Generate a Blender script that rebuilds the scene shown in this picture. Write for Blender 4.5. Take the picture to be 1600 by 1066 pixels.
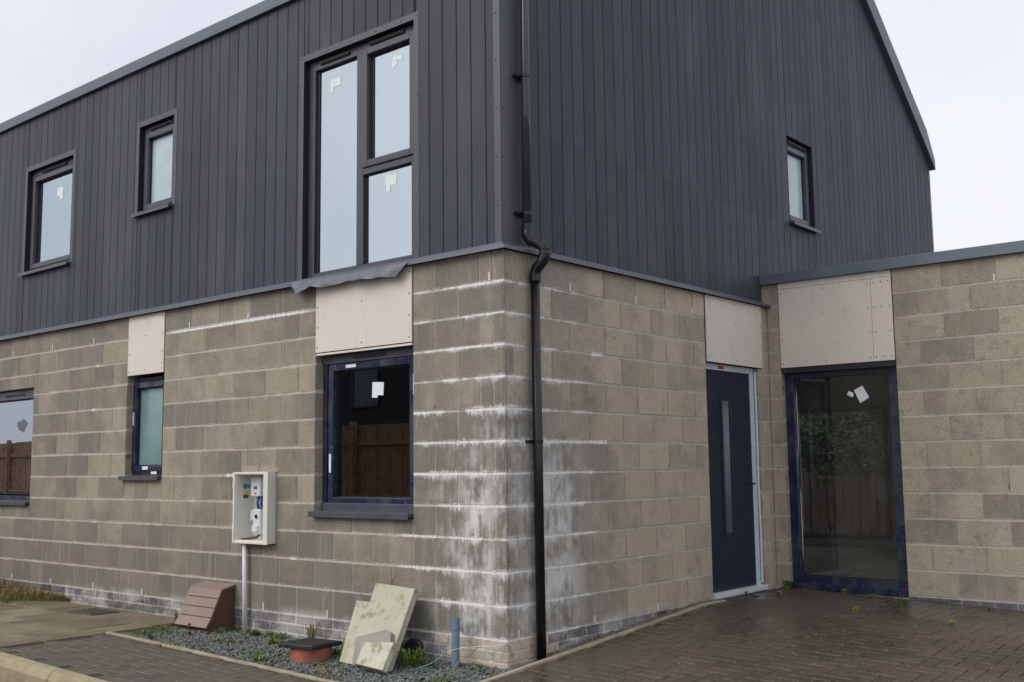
import bpy, math, random
from mathutils import Matrix, Vector, noise as mnoise
for o in list(bpy.data.objects): bpy.data.objects.remove(o)
S = bpy.context.scene
COL = S.collection
R = math.radians
rnd = random.Random(7)

# ---------------------------------------------------------------- camera
cam_d = bpy.data.cameras.new('camera'); cam = bpy.data.objects.new('camera', cam_d); COL.objects.link(cam)
CAM = Vector((4.8329, -5.6480, 1.1692)); YAW, PIT, ROL, FPX = 0.70043, 0.116577, -0.012033, 1678.03
def cam_axes():
    f = Vector((-math.sin(YAW)*math.cos(PIT), math.cos(YAW)*math.cos(PIT), math.sin(PIT)))
    r = Vector((math.cos(YAW), math.sin(YAW), 0)); u = r.cross(f)
    return f, r*math.cos(ROL)+u*math.sin(ROL), -r*math.sin(ROL)+u*math.cos(ROL)
F_, R_, U_ = cam_axes()
cam.matrix_world = Matrix(((R_.x, U_.x, -F_.x, CAM.x), (R_.y, U_.y, -F_.y, CAM.y), (R_.z, U_.z, -F_.z, CAM.z), (0, 0, 0, 1)))
cam_d.sensor_width = 36.0; cam_d.lens = 36.0*FPX/1600.0
cam_d.clip_start = 0.05; cam_d.clip_end = 500
S.camera = cam
# ---------------------------------------------------------------- world: overcast
SUN_EL, SUN_DIR = R(40), Vector((-0.38, -0.78, 0))
w = bpy.data.worlds.new('World'); S.world = w; w.use_nodes = True
nt = w.node_tree; nt.nodes.clear()
sky = nt.nodes.new('ShaderNodeTexSky'); sky.sky_type = 'NISHITA'; sky.sun_disc = False
sky.sun_elevation = SUN_EL; sky.sun_rotation = math.atan2(SUN_DIR.x, SUN_DIR.y)
sky.dust_density = 4.0; sky.air_density = 1.0
hs = nt.nodes.new('ShaderNodeHueSaturation'); hs.inputs['Saturation'].default_value = 0.22
nt.links.new(sky.outputs[0], hs.inputs['Color'])
tc = nt.nodes.new('ShaderNodeTexCoord')
nz = nt.nodes.new('ShaderNodeTexNoise'); nz.inputs['Scale'].default_value = 2.6; nz.inputs['Detail'].default_value = 5; nz.inputs['Roughness'].default_value = .5
nt.links.new(tc.outputs['Generated'], nz.inputs['Vector'])
cr = nt.nodes.new('ShaderNodeValToRGB')
cr.color_ramp.elements[0].position = .34; cr.color_ramp.elements[0].color = (.74, .77, .87, 1)
cr.color_ramp.elements[1].position = .60; cr.color_ramp.elements[1].color = (.915, .925, .985, 1)
nt.links.new(nz.outputs['Fac'], cr.inputs['Fac'])
gain = nt.nodes.new('ShaderNodeMix'); gain.data_type = 'RGBA'; gain.blend_type = 'MULTIPLY'; gain.inputs[0].default_value = 1
nt.links.new(cr.outputs[0], gain.inputs[6]); gain.inputs[7].default_value = (10.8, 10.8, 10.8, 1)
mx = nt.nodes.new('ShaderNodeMix'); mx.data_type = 'RGBA'; mx.inputs[0].default_value = 0.12
nt.links.new(gain.outputs[2], mx.inputs[6]); nt.links.new(hs.outputs[0], mx.inputs[7])
bg = nt.nodes.new('ShaderNodeBackground'); bg.inputs['Strength'].default_value = 0.1
nt.links.new(mx.outputs[2], bg.inputs['Color'])
wo = nt.nodes.new('ShaderNodeOutputWorld'); nt.links.new(bg.outputs[0], wo.inputs[0])
sd = bpy.data.lights.new('sun', 'SUN'); sd.energy = 1.5; sd.angle = R(38); sd.color = (1.0, .96, .9)
sun = bpy.data.objects.new('sun', sd); COL.objects.link(sun)
sv = SUN_DIR.normalized()*math.cos(SUN_EL) + Vector((0, 0, math.sin(SUN_EL)))
sun.rotation_euler = (-sv).to_track_quat('-Z', 'Y').to_euler(); sun.location = sv*40
S.view_settings.view_transform = 'Standard'; S.view_settings.look = 'None'
S.view_settings.exposure = 0.0; S.view_settings.gamma = 1.0; S.view_settings.use_curve_mapping = False
S.render.engine = 'CYCLES'; S.cycles.max_bounces = 8; S.cycles.transparent_max_bounces = 12
S.cycles.use_denoising = True

# ---------------------------------------------------------------- node helper
class NT:
    def __init__(s, name):
        s.m = bpy.data.materials.new(name); s.m.use_nodes = True
        s.t = s.m.node_tree; s.t.nodes.clear()
        s.out = s.t.nodes.new('ShaderNodeOutputMaterial')
        s._geo = s._oi = s._tc = None
    def node(s, ty, **kw):
        n = s.t.nodes.new(ty)
        for k, v in kw.items(): setattr(n, k, v)
        return n
    def put(s, sock, v):
        if isinstance(v, bpy.types.NodeSocket): s.t.links.new(v, sock)
        elif isinstance(v, (tuple, list)):
            sock.default_value = tuple(v) + ((1,) if len(v) == 3 and len(sock.default_value) == 4 else ())
        else: sock.default_value = v
    def math(s, op, a, b=0.0, c=None, clamp=False):
        n = s.node('ShaderNodeMath', operation=op, use_clamp=clamp); s.put(n.inputs[0], a); s.put(n.inputs[1], b)
        if c is not None: s.put(n.inputs[2], c)
        return n.outputs[0]
    def mul(s, a, b): return s.math('MULTIPLY', a, b)
    def add(s, a, b): return s.math('ADD', a, b)
    def sub(s, a, b): return s.math('SUBTRACT', a, b)
    def mx(s, a, b): return s.math('MAXIMUM', a, b)
    def sm(s, v, a, b, lo=0.0, hi=1.0):
        n = s.node('ShaderNodeMapRange', interpolation_type='SMOOTHSTEP'); s.put(n.inputs[0], v)
        for i, q in enumerate((a, b, lo, hi)): s.put(n.inputs[1+i], q)
        return n.outputs[0]
    def geo(s):
        if not s._geo: s._geo = s.node('ShaderNodeNewGeometry')
        return s._geo
    def pos(s): return s.geo().outputs['Position']
    def xyz(s, v=None):
        n = s.node('ShaderNodeSeparateXYZ'); s.put(n.inputs[0], v if v is not None else s.pos()); return n.outputs
    def comb(s, x, y, z):
        n = s.node('ShaderNodeCombineXYZ'); s.put(n.inputs[0], x); s.put(n.inputs[1], y); s.put(n.inputs[2], z); return n.outputs[0]
    def rand(s):
        if not s._oi: s._oi = s.node('ShaderNodeObjectInfo')
        return s._oi.outputs['Random']
    def obj(s):
        if not s._tc: s._tc = s.node('ShaderNodeTexCoord')
        return s._tc.outputs['Object']
    def scale(s, v, k):
        n = s.node('ShaderNodeVectorMath', operation='MULTIPLY'); s.put(n.inputs[0], v); s.put(n.inputs[1], k); return n.outputs[0]
    def vadd(s, v, k):
        n = s.node('ShaderNodeVectorMath', operation='ADD'); s.put(n.inputs[0], v); s.put(n.inputs[1], k); return n.outputs[0]
    def noise(s, v, sc, det=4, ro=.55, dist=0.0):
        n = s.node('ShaderNodeTexNoise'); s.put(n.inputs['Vector'], v); n.inputs['Scale'].default_value = sc
        n.inputs['Detail'].default_value = det; n.inputs['Roughness'].default_value = ro; n.inputs['Distortion'].default_value = dist
        return n.outputs['Fac']
    def vor(s, v, sc, out='Distance'):
        n = s.node('ShaderNodeTexVoronoi'); s.put(n.inputs['Vector'], v); n.inputs['Scale'].default_value = sc; return n.outputs[out]
    def white(s, v):
        n = s.node('ShaderNodeTexWhiteNoise', noise_dimensions='3D'); s.put(n.inputs['Vector'], v); return n.outputs['Value']
    def mix(s, f, a, b, bt='MIX'):
        n = s.node('ShaderNodeMix', data_type='RGBA', blend_type=bt); s.put(n.inputs[0], f); s.put(n.inputs[6], a); s.put(n.inputs[7], b); return n.outputs[2]
    def bright(s, c, v):
        n = s.node('ShaderNodeVectorMath', operation='SCALE'); s.put(n.inputs[0], c); s.put(n.inputs['Scale'], v); return n.outputs[0]
    def bump(s, h, st=.3, d=.01):
        n = s.node('ShaderNodeBump'); n.inputs['Strength'].default_value = st; n.inputs['Distance'].default_value = d; s.put(n.inputs['Height'], h); return n.outputs[0]
    def pbr(s, col, rough=.7, normal=None, spec=.5, metal=0.0):
        n = s.node('ShaderNodeBsdfPrincipled'); s.put(n.inputs['Base Color'], col); s.put(n.inputs['Roughness'], rough)
        s.put(n.inputs['Specular IOR Level'], spec); s.put(n.inputs['Metallic'], metal)
        if normal is not None: s.put(n.inputs['Normal'], normal)
        s.t.links.new(n.outputs[0], s.out.inputs[0]); return n
MAT = {}
def simple(name, col, rough=.6, var=.12, nscale=6, bump=0.0, bscale=120, spec=.5, metal=0.0):
    n = NT(name); P = n.pos()
    f = n.noise(P, nscale, 5); k = n.sm(f, .25, .75, 1-var, 1+var)
    c = n.bright(col, k)
    nm = n.bump(n.noise(P, bscale, 3), bump, .004) if bump else None
    n.pbr(c, n.sm(f, .2, .8, max(0, rough-.08), min(1, rough+.08)), nm, spec, metal)
    MAT[name] = n.m; return n.m

# efflorescence mask in world space, shared by blocks, mortar and bricks (a salt stain around the wet corner)
def efflo(n, strength=1.0):
    x, y, z = n.xyz()
    isA = n.math('LESS_THAN', y, .11)
    d = n.mx(n.math('ABSOLUTE', n.mul(x, -1.0)), n.math('ABSOLUTE', y))          # distance from the house corner
    onhouse = n.mul(n.math('LESS_THAN', d, 6.0), n.math('LESS_THAN', x, .04))
    side = n.add(n.mul(x, 1.0), n.mul(y, 1.0))                                   # -d on front, +d on side
    zc = n.math('FRACT', n.add(n.mul(z, 1/.225), 10.0))
    zj = n.sub(zc, n.math('ROUND', zc))                                          # >0 just above a joint, <0 just below (in courses)
    row = n.math('ROUND', n.mul(z, 1/.225))
    streak = n.noise(n.comb(n.mul(side, 38.0), n.mul(z, 1.6), row), 1.0, 3, .6)
    soft = n.noise(n.comb(n.mul(side, 2.7), n.mul(row, 4.1), n.mul(row, 3.7)), 1.0, 3, .6)
    env = n.mul(n.sm(n.add(d, n.mul(soft, .5)), 1.55, .45), n.sm(z, 2.2, 1.1, .40, 1.15))
    env = n.mul(env, n.sm(soft, .40, .58, .06, 1.0))
    fine = n.noise(n.comb(n.mul(side, 130.0), n.mul(z, 4.0), row), 1.0, 2, .6)
    lobe = n.noise(n.comb(n.mul(side, 9.0), n.mul(row, 2.3), 5.0), 1.0, 2, .5)
    sf = n.add(n.mul(streak, .30), n.add(n.mul(fine, .28), n.mul(lobe, .42)))
    azj = n.math('ABSOLUTE', zj)
    below = n.math('LESS_THAN', zj, 0.0)
    reach = n.mul(n.add(n.mul(below, .20), n.add(.07, n.mul(lobe, .22))), n.sm(env, 0, 1, .25, 1.0))
    ragged = n.add(n.mul(n.noise(n.comb(n.mul(side, 30.0), n.mul(z, 13.0), 2.0), 1.0, 4, .65), .62), n.mul(fine, .38))
    fall = n.sub(1.0, n.math('DIVIDE', azj, reach))
    band = n.sm(n.add(fall, n.mul(n.sub(ragged, .5), 3.2)), .12, .95)
    band = n.mul(n.mul(band, n.math('GREATER_THAN', fall, -.6)), n.sm(env, .05, .35))
    core_ = n.mul(n.sm(azj, .055, .02), n.sm(env, .03, .2))
    vary = n.sm(n.noise(n.comb(n.mul(side, 6.5), n.mul(row, 7.7), 8.0), 1.0, 3, .6), .36, .60, .22, 1.0)
    band = n.mul(band, vary)
    band = n.mx(band, n.mul(core_, n.sm(ragged, .35, .52, .1, 1.0)))
    # the white column left of the corner and the clouded patch beside the pipe
    st2 = n.noise(n.comb(n.mul(side, 22.0), n.mul(z, 2.2), 3.1), 1.0, 4, .6)
    cloud = n.noise(n.vadd(n.scale(n.pos(), (1, 1, .7)), (3.1, 0, 0)), 5.5, 4, .6)
    colm = n.mul(n.sm(n.math('ABSOLUTE', n.add(side, .27)), .26, .03), n.mul(n.sm(z, 1.5, .9, 0, 1), n.sm(z, -.3, .05, .3, 1)))
    colb = n.mul(n.sm(n.math('ABSOLUTE', n.sub(side, .50)), .55, .08), n.mul(n.sm(z, 1.55, 1.0), n.sm(z, -.1, .15)))
    colm = n.mx(colm, n.mul(colb, .85))
    colm = n.mul(colm, n.sm(n.add(n.mul(st2, .35), n.mul(cloud, .75)), .42, .66))
    patch = n.mul(n.mul(n.sm(d, 1.0, .25), n.sm(z, 1.75, 1.1, .12, 1.0)), n.sm(n.add(n.mul(st2, .35), n.mul(cloud, .7)), .50, .70, 0, .75))
    # stray lines: top joint between the two left windows, and scattered scraps along other joints
    scr = n.noise(n.comb(n.mul(side, 2.3), n.mul(row, 5.3), 0.0), 1.0, 1, .5)
    scraps = n.mul(n.sm(scr, .66, .72), n.sm(n.sub(n.sm(streak, .2, .8, .02, .14), azj), -.01, .05))
    topl = n.mul(n.mul(n.math('GREATER_THAN', row, 10.5), n.math('LESS_THAN', row, 11.5)), n.mul(n.sm(x, -4.25, -4.05), n.sm(x, -2.0, -2.3)))
    topl = n.mul(topl, n.sm(n.sub(n.sm(streak, .2, .8, .03, .13), azj), -.01, .04))
    # salts blooming out of the plinth
    pl = n.mul(n.sm(n.add(z, n.mul(ragged, .10)), .13, .0), n.sm(n.noise(n.comb(n.mul(side, 2.6), n.mul(z, 4.0), 1.7), 1.0, 5, .7), .40, .62, 0, .72))
    m = n.mx(n.mx(band, n.mx(colm, patch)), n.mx(n.mx(scraps, topl), pl))
    return n.math('MULTIPLY', n.mul(m, onhouse), strength, clamp=True), d

def block_material(name, mortar=False):
    n = NT(name); P = n.pos(); x, y, z = n.xyz()
    grain = n.noise(P, 95, 3, .7); grit = n.vor(P, 170)
    ef, d = efflo(n, .92 if not mortar else 1.0)
    if not mortar:
        ox = n.xyz(n.obj())[0]
        half = n.white(n.comb(n.mul(n.rand(), 91.7), n.math('GREATER_THAN', n.add(ox, n.mul(n.sub(n.rand(), .5), .1)), 0.0), 2.0))
        r1 = n.white(n.comb(n.mul(n.rand(), 57.3), 4.0, 9.0))
        big = n.noise(P, .9, 3, .5)
        isC = n.math('GREATER_THAN', y, 3.9)
        gsel = n.add(n.mul(r1, .34), n.add(n.mul(half, .20), n.sub(n.add(n.mul(big, .62), n.mul(n.noise(n.vadd(P, (5, 1, 2)), 4.2, 5, .65), .62)), n.mul(isC, .10))))
        damp = n.mul(n.mul(n.sm(n.add(d, n.mul(n.noise(P, 2.2, 3), .9)), 1.9, .75), n.math('LESS_THAN', x, .04)), n.sm(n.add(z, n.mul(n.noise(P, 1.3, 2), .8)), 2.4, 1.7, .15, 1.0))
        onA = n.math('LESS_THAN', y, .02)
        low = n.mul(n.sm(n.add(z, n.mul(big, 1.2)), 1.55, .55, 0, .75), onA)
        tan = n.mix(n.white(n.comb(n.rand(), 1.0, 7.0)), (.425, .370, .278), (.485, .425, .328))
        grey = n.mix(half, (.215, .200, .170), (.290, .266, .222))
        f = n.sm(n.sub(n.add(gsel, n.mx(n.mul(damp, .45), n.mul(low, .5))), n.mul(n.sm(y, .7, 1.7, 0, .20), n.math('LESS_THAN', x, .04))), .64, 1.14)
        c = n.mix(f, tan, grey)
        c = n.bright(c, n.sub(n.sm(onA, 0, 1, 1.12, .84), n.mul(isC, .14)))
        # lime-bleached vertical smears in the face
        smear = n.noise(n.comb(n.mul(n.add(x, y), 14.0), n.mul(z, 1.5), n.mul(n.rand(), 40)), 1.0, 3, .6)
        c = n.mix(n.sm(smear, .52, .8, 0, .35), c, (.50, .46, .385))
        c = n.mix(n.sm(n.noise(P, 3.5, 5, .6), .56, .78, 0, .4), c, (.20, .17, .13))
    else:
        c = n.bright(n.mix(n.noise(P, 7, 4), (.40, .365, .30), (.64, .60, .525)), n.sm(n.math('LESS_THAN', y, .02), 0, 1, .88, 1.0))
        zc = n.math('FRACT', n.add(n.mul(z, 1/.225), 10.0)); bedj = n.sm(n.math('ABSOLUTE', n.sub(zc, n.math('ROUND', zc))), .08, .03)
        c = n.mix(n.sm(n.add(bedj, n.mul(n.noise(P, 4.5, 3), .9)), .5, .8, .75, 0), c, (.29, .255, .195))
        c = n.mix(n.sm(n.noise(P, 11, 3), .62, .7, 0, .8), c, (.11, .095, .075))
    zc2 = n.math('FRACT', n.add(n.mul(z, 1/.225), 10.0)); az2 = n.math('ABSOLUTE', n.sub(zc2, n.math('ROUND', zc2)))
    rag = n.noise(P, 46, 4, .7); lump = n.noise(n.vadd(P, (1, 8, 3)), 5.0, 3, .6)
    smr = n.sm(n.sub(n.add(n.mul(rag, .10), n.mul(lump, .10)), az2), .030, .062)
    c = n.mix(n.mul(smr, .62), c, n.mix(lump, (.42, .385, .32), (.60, .565, .50)))
    c = n.mix(n.sm(n.noise(n.vadd(P, (6, 6, 6)), 13, 5, .7), .52, .74, 0, .45), c, (.17, .15, .12))
    c = n.bright(c, n.sm(grain, .2, .8, .70, 1.27))
    c = n.mix(n.sm(grit, .0, .22, .42, 0), c, (.50, .46, .38))
    c = n.mix(n.sm(n.vor(n.vadd(P, (.3, .7, .1)), 75), .0, .12, .75, 0), c, (.085, .072, .055))
    c = n.mix(n.mul(ef, n.sm(grain, .3, .7, .72, 1.0)), c, (.86, .855, .85))
    h = n.add(n.mul(grain, .7), n.mul(grit, .6))
    n.pbr(c, .92, n.bump(n.add(h, n.mul(rag, .8)), .5, .006), .25)
    MAT[name] = n.m
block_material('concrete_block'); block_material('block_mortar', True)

def brick_material():
    n = NT('engineering_brick'); P = n.pos(); x, y, z = n.xyz()
    ef, d = efflo(n, 1.0)
    c = n.mix(n.rand(), (.070, .069, .080), (.165, .160, .172))
    c = n.mix(n.sm(n.noise(P, 30, 4), .5, .75), c, (.24, .23, .23))
    c = n.mix(n.mul(ef, .75), c, (.62, .59, .57))
    n.pbr(c, .6, n.bump(n.noise(P, 90, 3), .25, .005), .4); MAT['engineering_brick'] = n.m
    n = NT('cream_brick'); P = n.pos()
    c = n.mix(n.rand(), (.50, .42, .335), (.57, .485, .40)); c = n.mix(n.sm(n.noise(P, 14, 5), .5, .7, 0, .85), c, (.30, .25, .19))
    c = n.mix(n.sm(n.noise(P, 40, 4), .6, .72, 0, .6), c, (.12, .10, .075))
    n.pbr(c, .85, n.bump(n.noise(P, 80, 3), .4, .006), .3); MAT['cream_brick'] = n.m
brick_material()

def cladding_material():
    n = NT('cladding_grey'); P = n.pos(); x, y, z = n.xyz()
    s_ = n.add(x, y)
    g = n.noise(n.comb(n.mul(s_, 210), n.mul(z, 5.0), n.mul(n.rand(), 30)), 1.0, 4, .65)
    g2 = n.noise(n.comb(n.mul(s_, 42), n.mul(z, .8), n.mul(n.rand(), 70)), 1.0, 4, .65)
    base = n.mix(n.rand(), (.044, .049, .062), (.062, .068, .084))
    c = n.bright(base, n.add(n.mul(g, .55), n.add(n.mul(g2, .95), .27)))
    c = n.mix(n.sm(n.noise(n.scale(P, (1, 1, .35)), 1.6, 5, .6), .48, .8, 0, .35), c, (.135, .138, .150))
    c = n.mix(n.sm(n.noise(P, 70, 2), .70, .76, 0, .5), c, (.22, .22, .225))
    n.pbr(c, n.sm(g2, .2, .8, .40, .66), n.bump(n.add(n.mul(g, .6), n.mul(g2, .5)), .38, .004), .22); MAT['cladding_grey'] = n.m
cladding_material()
simple('trim_grey', (.072, .077, .092), .42, .08, 3)
simple('flashing_grey', (.098, .106, .128), .40, .12, 4, metal=.15)
simple('roof_metal', (.105, .130, .152), .42, .10, 2.5, metal=.2)
simple('coping_metal', (.135, .165, .20), .42, .10, 2.0, metal=.2)
simple('dark_void', (.012, .012, .014), .8, .1)
simple('black_flashing', (.018, .018, .022), .5, .15)
simple('frame_anthracite', (.062, .068, .084), .36, .08, 5)
simple('sill_grey', (.075, .082, .100), .38, .10, 5)
simple('pipe_black', (.008, .008, .009), .32, .15, 8)
simple('pipe_shiny', (.045, .047, .052), .10, .15, 8)
simple('white_pvc', (.70, .72, .74), .45, .06, 5)
simple('plaster', (.50, .49, .47), .9, .08, 3)
simple('screed', (.58, .53, .44), .85, .12, 2)
simple('box_cream', (.74, .73, .66), .5, .05, 9)
simple('meter_white', (.72, .74, .76), .45, .04, 9)
simple('cable_brown', (.10, .035, .02), .5, .1)
simple('cable_blue', (.02, .10, .42), .5, .1)
simple('sticker_blue', (.05, .33, .58), .5, .05)
simple('sticker_yellow', (.70, .62, .03), .5, .05)
simple('sticker_navy', (.05, .07, .22), .5, .05)
simple('paper_white', (.80, .86, .86), .6, .05, 20)
simple('gas_lid', (.27, .20, .165), .65, .10, 6, .2, 60)
simple('gas_body', (.105, .058, .036), .6, .12, 6, .2, 60)
simple('chamber_orange', (.40, .120, .075), .55, .15, 9)
simple('black_plastic', (.020, .021, .024), .45, .2, 14, .2, 90)
simple('pipe_blue', (.135, .195, .275), .5, .14, 12)
simple('wire_green', (.16, .38, .34), .5, .1)
simple('fence_timber', (.40, .25, .16), .8, .3, 9, .2, 60)
simple('door_navy', (.011, .015, .033), .55, .06, 4)
simple('frame_white', (.60, .67, .74), .4, .05, 5)
simple('red_label', (.55, .03, .03), .5, .05)
simple('weep_white', (.74, .73, .70), .5, .1)
simple('soil', (.10, .075, .045), .95, .3, 12, .5, 60)
simple('tarmac', (.055, .055, .055), .9, .2, 3, .4, 60)
simple('bark', (.09, .07, .05), .9, .3, 20, .4, 60)
simple('film_grey', (.115, .125, .155), .38, .2, 12)
simple('manhole_iron', (.075, .068, .055), .6, .25, 20, .4, 90)
simple('far_wall_dark', (.035, .037, .045), .7, .1, 3)
simple('far_roof', (.05, .052, .058), .7, .1, 3)
simple('concrete_kerb', (.36, .30, .19), .8, .22, 7, .35, 70)
simple('edging_concrete', (.36, .315, .215), .85, .25, 9, .35, 70)

def taped_material():
    n = NT('taped_frame'); P = n.pos(); x, y, z = n.xyz()
    ef = n.sm(n.noise(P, 5, 3), .35, .6)
    bits = n.noise(n.comb(n.math('FLOOR', n.mul(x, 21)), n.math('FLOOR', n.mul(y, 25)), n.math('FLOOR', n.mul(z, 17))), .37, 2, .5)
    film = n.sm(n.add(n.mul(n.noise(P, 7, 4, .6), .6), n.mul(bits, .5)), .47, .58)
    c = n.mix(film, (.044, .050, .068), (.015, .021, .058))
    c = n.mix(n.sm(n.noise(P, 22, 4), .60, .72, 0, .4), c, (.12, .15, .22))
    n.pbr(c, n.sm(ef, 0, 1, .22, .4)); MAT['taped_frame'] = n.m
taped_material()

def board_material():
    n = NT('cement_board'); P = n.pos(); x, y, z = n.xyz()
    c = n.mix(n.noise(P, 2.2, 4), (.70, .635, .565), (.78, .715, .64))
    c = n.mix(n.sm(n.noise(n.vadd(P, (4, 2, 1)), 4.5, 5, .6), .58, .75, 0, .35), c, (.46, .37, .30))
    c = n.mix(n.sm(n.noise(n.scale(P, (3, 3, .6)), 3.0, 5, .65), .55, .72, 0, .22), c, (.40, .34, .29))
    c = n.bright(c, n.sm(n.noise(P, 160, 2), .3, .7, .94, 1.05))
    c = n.mix(n.sm(n.vor(n.scale(P, (1, 1, .6)), 9), .025, .045, .6, 0), c, (.36, .26, .20))
    n.pbr(c, .85, n.bump(n.noise(P, 200, 2), .08, .002), .3); MAT['cement_board'] = n.m
board_material()

def glass(name, ior, tint=(.86, .9, .9), rough=0.0, haze=0.0, coat=(.97, .98, 1.0)):
    n = NT(name); P = n.pos()
    fr = n.node('ShaderNodeFresnel'); fr.inputs['IOR'].default_value = ior
    tr = n.node('ShaderNodeBsdfTransparent'); n.put(tr.inputs[0], tint)
    gl = n.node('ShaderNodeBsdfGlossy'); gl.inputs['Roughness'].default_value = rough; n.put(gl.inputs[0], coat)
    wob = n.noise(P, 1.7, 2); n.put(gl.inputs['Normal'], n.bump(wob, .02, .02))
    m1 = n.node('ShaderNodeMixShader'); n.put(m1.inputs[0], fr.outputs[0]); n.t.links.new(tr.outputs[0], m1.inputs[1]); n.t.links.new(gl.outputs[0], m1.inputs[2])
    if haze:
        df = n.node('ShaderNodeBsdfDiffuse'); n.put(df.inputs[0], (.5, .5, .47))
        m2 = n.node('ShaderNodeMixShader'); n.put(m2.inputs[0], n.sm(n.noise(n.scale(P, (1, 1, .5)), 3.0, 5, .65), .45, .75, haze*.3, haze*2.5))
        n.t.links.new(m1.outputs[0], m2.inputs[1]); n.t.links.new(df.outputs[0], m2.inputs[2]); m1 = m2
    n.t.links.new(m1.outputs[0], n.out.inputs[0]); MAT[name] = n.m
glass('glass_clear', 1.50, (.93, .95, .94), haze=.028)
glass('glass_mid', 2.1, (.72, .77, .78))
glass('glass_coated', 9.0, (.70, .78, .82), coat=(.84, .94, 1.0))
glass('glass_front', 6.0, (.78, .84, .86), coat=(.88, .95, 1.0))
def obscure(name, col):
    n = NT(name); P = n.pos()
    n.pbr(n.bright(col, n.sm(n.noise(P, 4, 3), .3, .7, .92, 1.06)), .16, n.bump(n.noise(P, 60, 2), .06, .004), .8); MAT[name] = n.m
obscure('glass_obscure_pale', (.50, .60, .64)); obscure('glass_obscure_teal', (.19, .31, .31)); obscure('glass_door', (.05, .10, .11))

def paver_material():
    for nm, a, b, wet in (('paver_brown', (.068, .057, .042), (.096, .080, .060), 1), ('paver_path', (.090, .080, .062), (.125, .110, .088), 0)):
        n = NT(nm); P = n.pos()
        c = n.mix(n.mix(n.rand(), (.2, .2, .2), (.8, .8, .8)), a, b)
        c = n.bright(c, n.sm(n.noise(P, 60, 4, .7), .25, .75, .72, 1.28))
        c = n.mix(n.sm(n.noise(P, .8, 4), .48, .66, 0, .55), c, tuple(q*.72 for q in a))
        c = n.mix(n.sm(n.vor(P, 95), .0, .16, .45, 0), c, (.26, .22, .17))
        wetm = n.sm(n.noise(n.vadd(P, (7, 3, 0)), 1.1, 4), .42, .60)
        ro = n.sm(wetm, 0, 1, .46 if wet else .75, .14 if wet else .42)
        n.pbr(c, ro, n.bump(n.noise(P, 120, 3), .35, .004), .45); MAT[nm] = n.m
    n = NT('joint_sand'); P = n.pos()
    c = n.mix(n.noise(P, 5, 4), (.040, .034, .026), (.075, .064, .048)); c = n.mix(n.sm(n.noise(P, 2.3, 3), .55, .68), c, (.055, .07, .022))
    n.pbr(c, .9, n.bump(n.noise(P, 150, 2), .5, .004)); MAT['joint_sand'] = n.m
    n = NT('flagstone_tan'); P = n.pos()
    c = n.mix(n.rand(), (.150, .122, .075), (.300, .250, .170)); c = n.mix(n.sm(n.noise(P, 2.0, 5, .6), .42, .62, 0, .75), c, (.125, .105, .065))
    c = n.bright(c, n.sm(n.noise(P, 50, 4, .7), .25, .75, .82, 1.18))
    n.pbr(c, n.sm(n.noise(P, 1.5, 4), .4, .6, .35, .75), n.bump(n.noise(P, 70, 3), .25, .004), .45); MAT['flagstone_tan'] = n.m
    n = NT('slate_chip'); P = n.pos()
    c = n.mix(n.vor(P, 30, 'Color'), (.065, .078, .074), (.215, .232, .215))
    c = n.mix(n.sm(n.noise(P, 2.6, 5), .50, .64, 0, .75), c, (.085, .095, .030))
    c = n.mix(n.sm(n.noise(n.vadd(P, (9, 2, 0)), 2.2, 4), .58, .70, 0, .6), c, (.15, .085, .05))
    n.pbr(c, .6, n.bump(n.noise(P, 100, 2), .3, .004)); MAT['slate_chip'] = n.m
    n = NT('broken_slab'); P = n.pos()
    c = n.bright(n.mix(n.noise(P, 3.2, 4), (.40, .38, .27), (.60, .59, .50)), n.sm(n.rand(), 0, 1, .78, 1.12)); c = n.mix(n.sm(n.noise(P, 11, 5, .65), .5, .68, 0, .8), c, (.22, .20, .11))
    c = n.mix(n.sm(n.noise(n.vadd(P, (2, 5, 1)), 4, 4), .58, .7, 0, .6), c, (.36, .34, .16))
    n.pbr(c, .88, n.bump(n.noise(P, 60, 5, .7), .4, .008), .3); MAT['broken_slab'] = n.m
    n = NT('broken_slab_grey'); P = n.pos(); n.pbr(n.mix(n.noise(P, 9, 5, .65), (.24, .235, .20), (.38, .37, .32)), .9, n.bump(n.noise(P, 60, 5, .7), .4, .008), .3); MAT['broken_slab_grey'] = n.m
    for nm, a, b in (('leaf_green', (.055, .105, .018), (.12, .19, .035)), ('leaf_dry', (.20, .15, .07), (.32, .25, .12)), ('leaf_dark', (.018, .032, .012), (.05, .07, .02)), ('leaf_weed', (.10, .17, .03), (.20, .27, .06))):
        n = NT(nm); P = n.pos()
        c = n.mix(n.white(n.scale(P, (31, 31, 31))), a, b) if False else n.mix(n.noise(P, 26, 2), a, b)
        n.pbr(c, .6, None, .3); MAT[nm] = n.m
    n = NT('debris'); P = n.pos(); n.pbr(n.mix(n.noise(P, 40, 2), (.10, .085, .055), (.34, .30, .23)), .8); MAT['debris'] = n.m
    n = NT('ground_earth'); P = n.pos()
    n.pbr(n.mix(n.noise(P, .6, 5), (.06, .058, .055), (.10, .095, .085)), .85, n.bump(n.noise(P, 30, 3), .4, .01)); MAT['ground_earth'] = n.m
paver_material()

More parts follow.
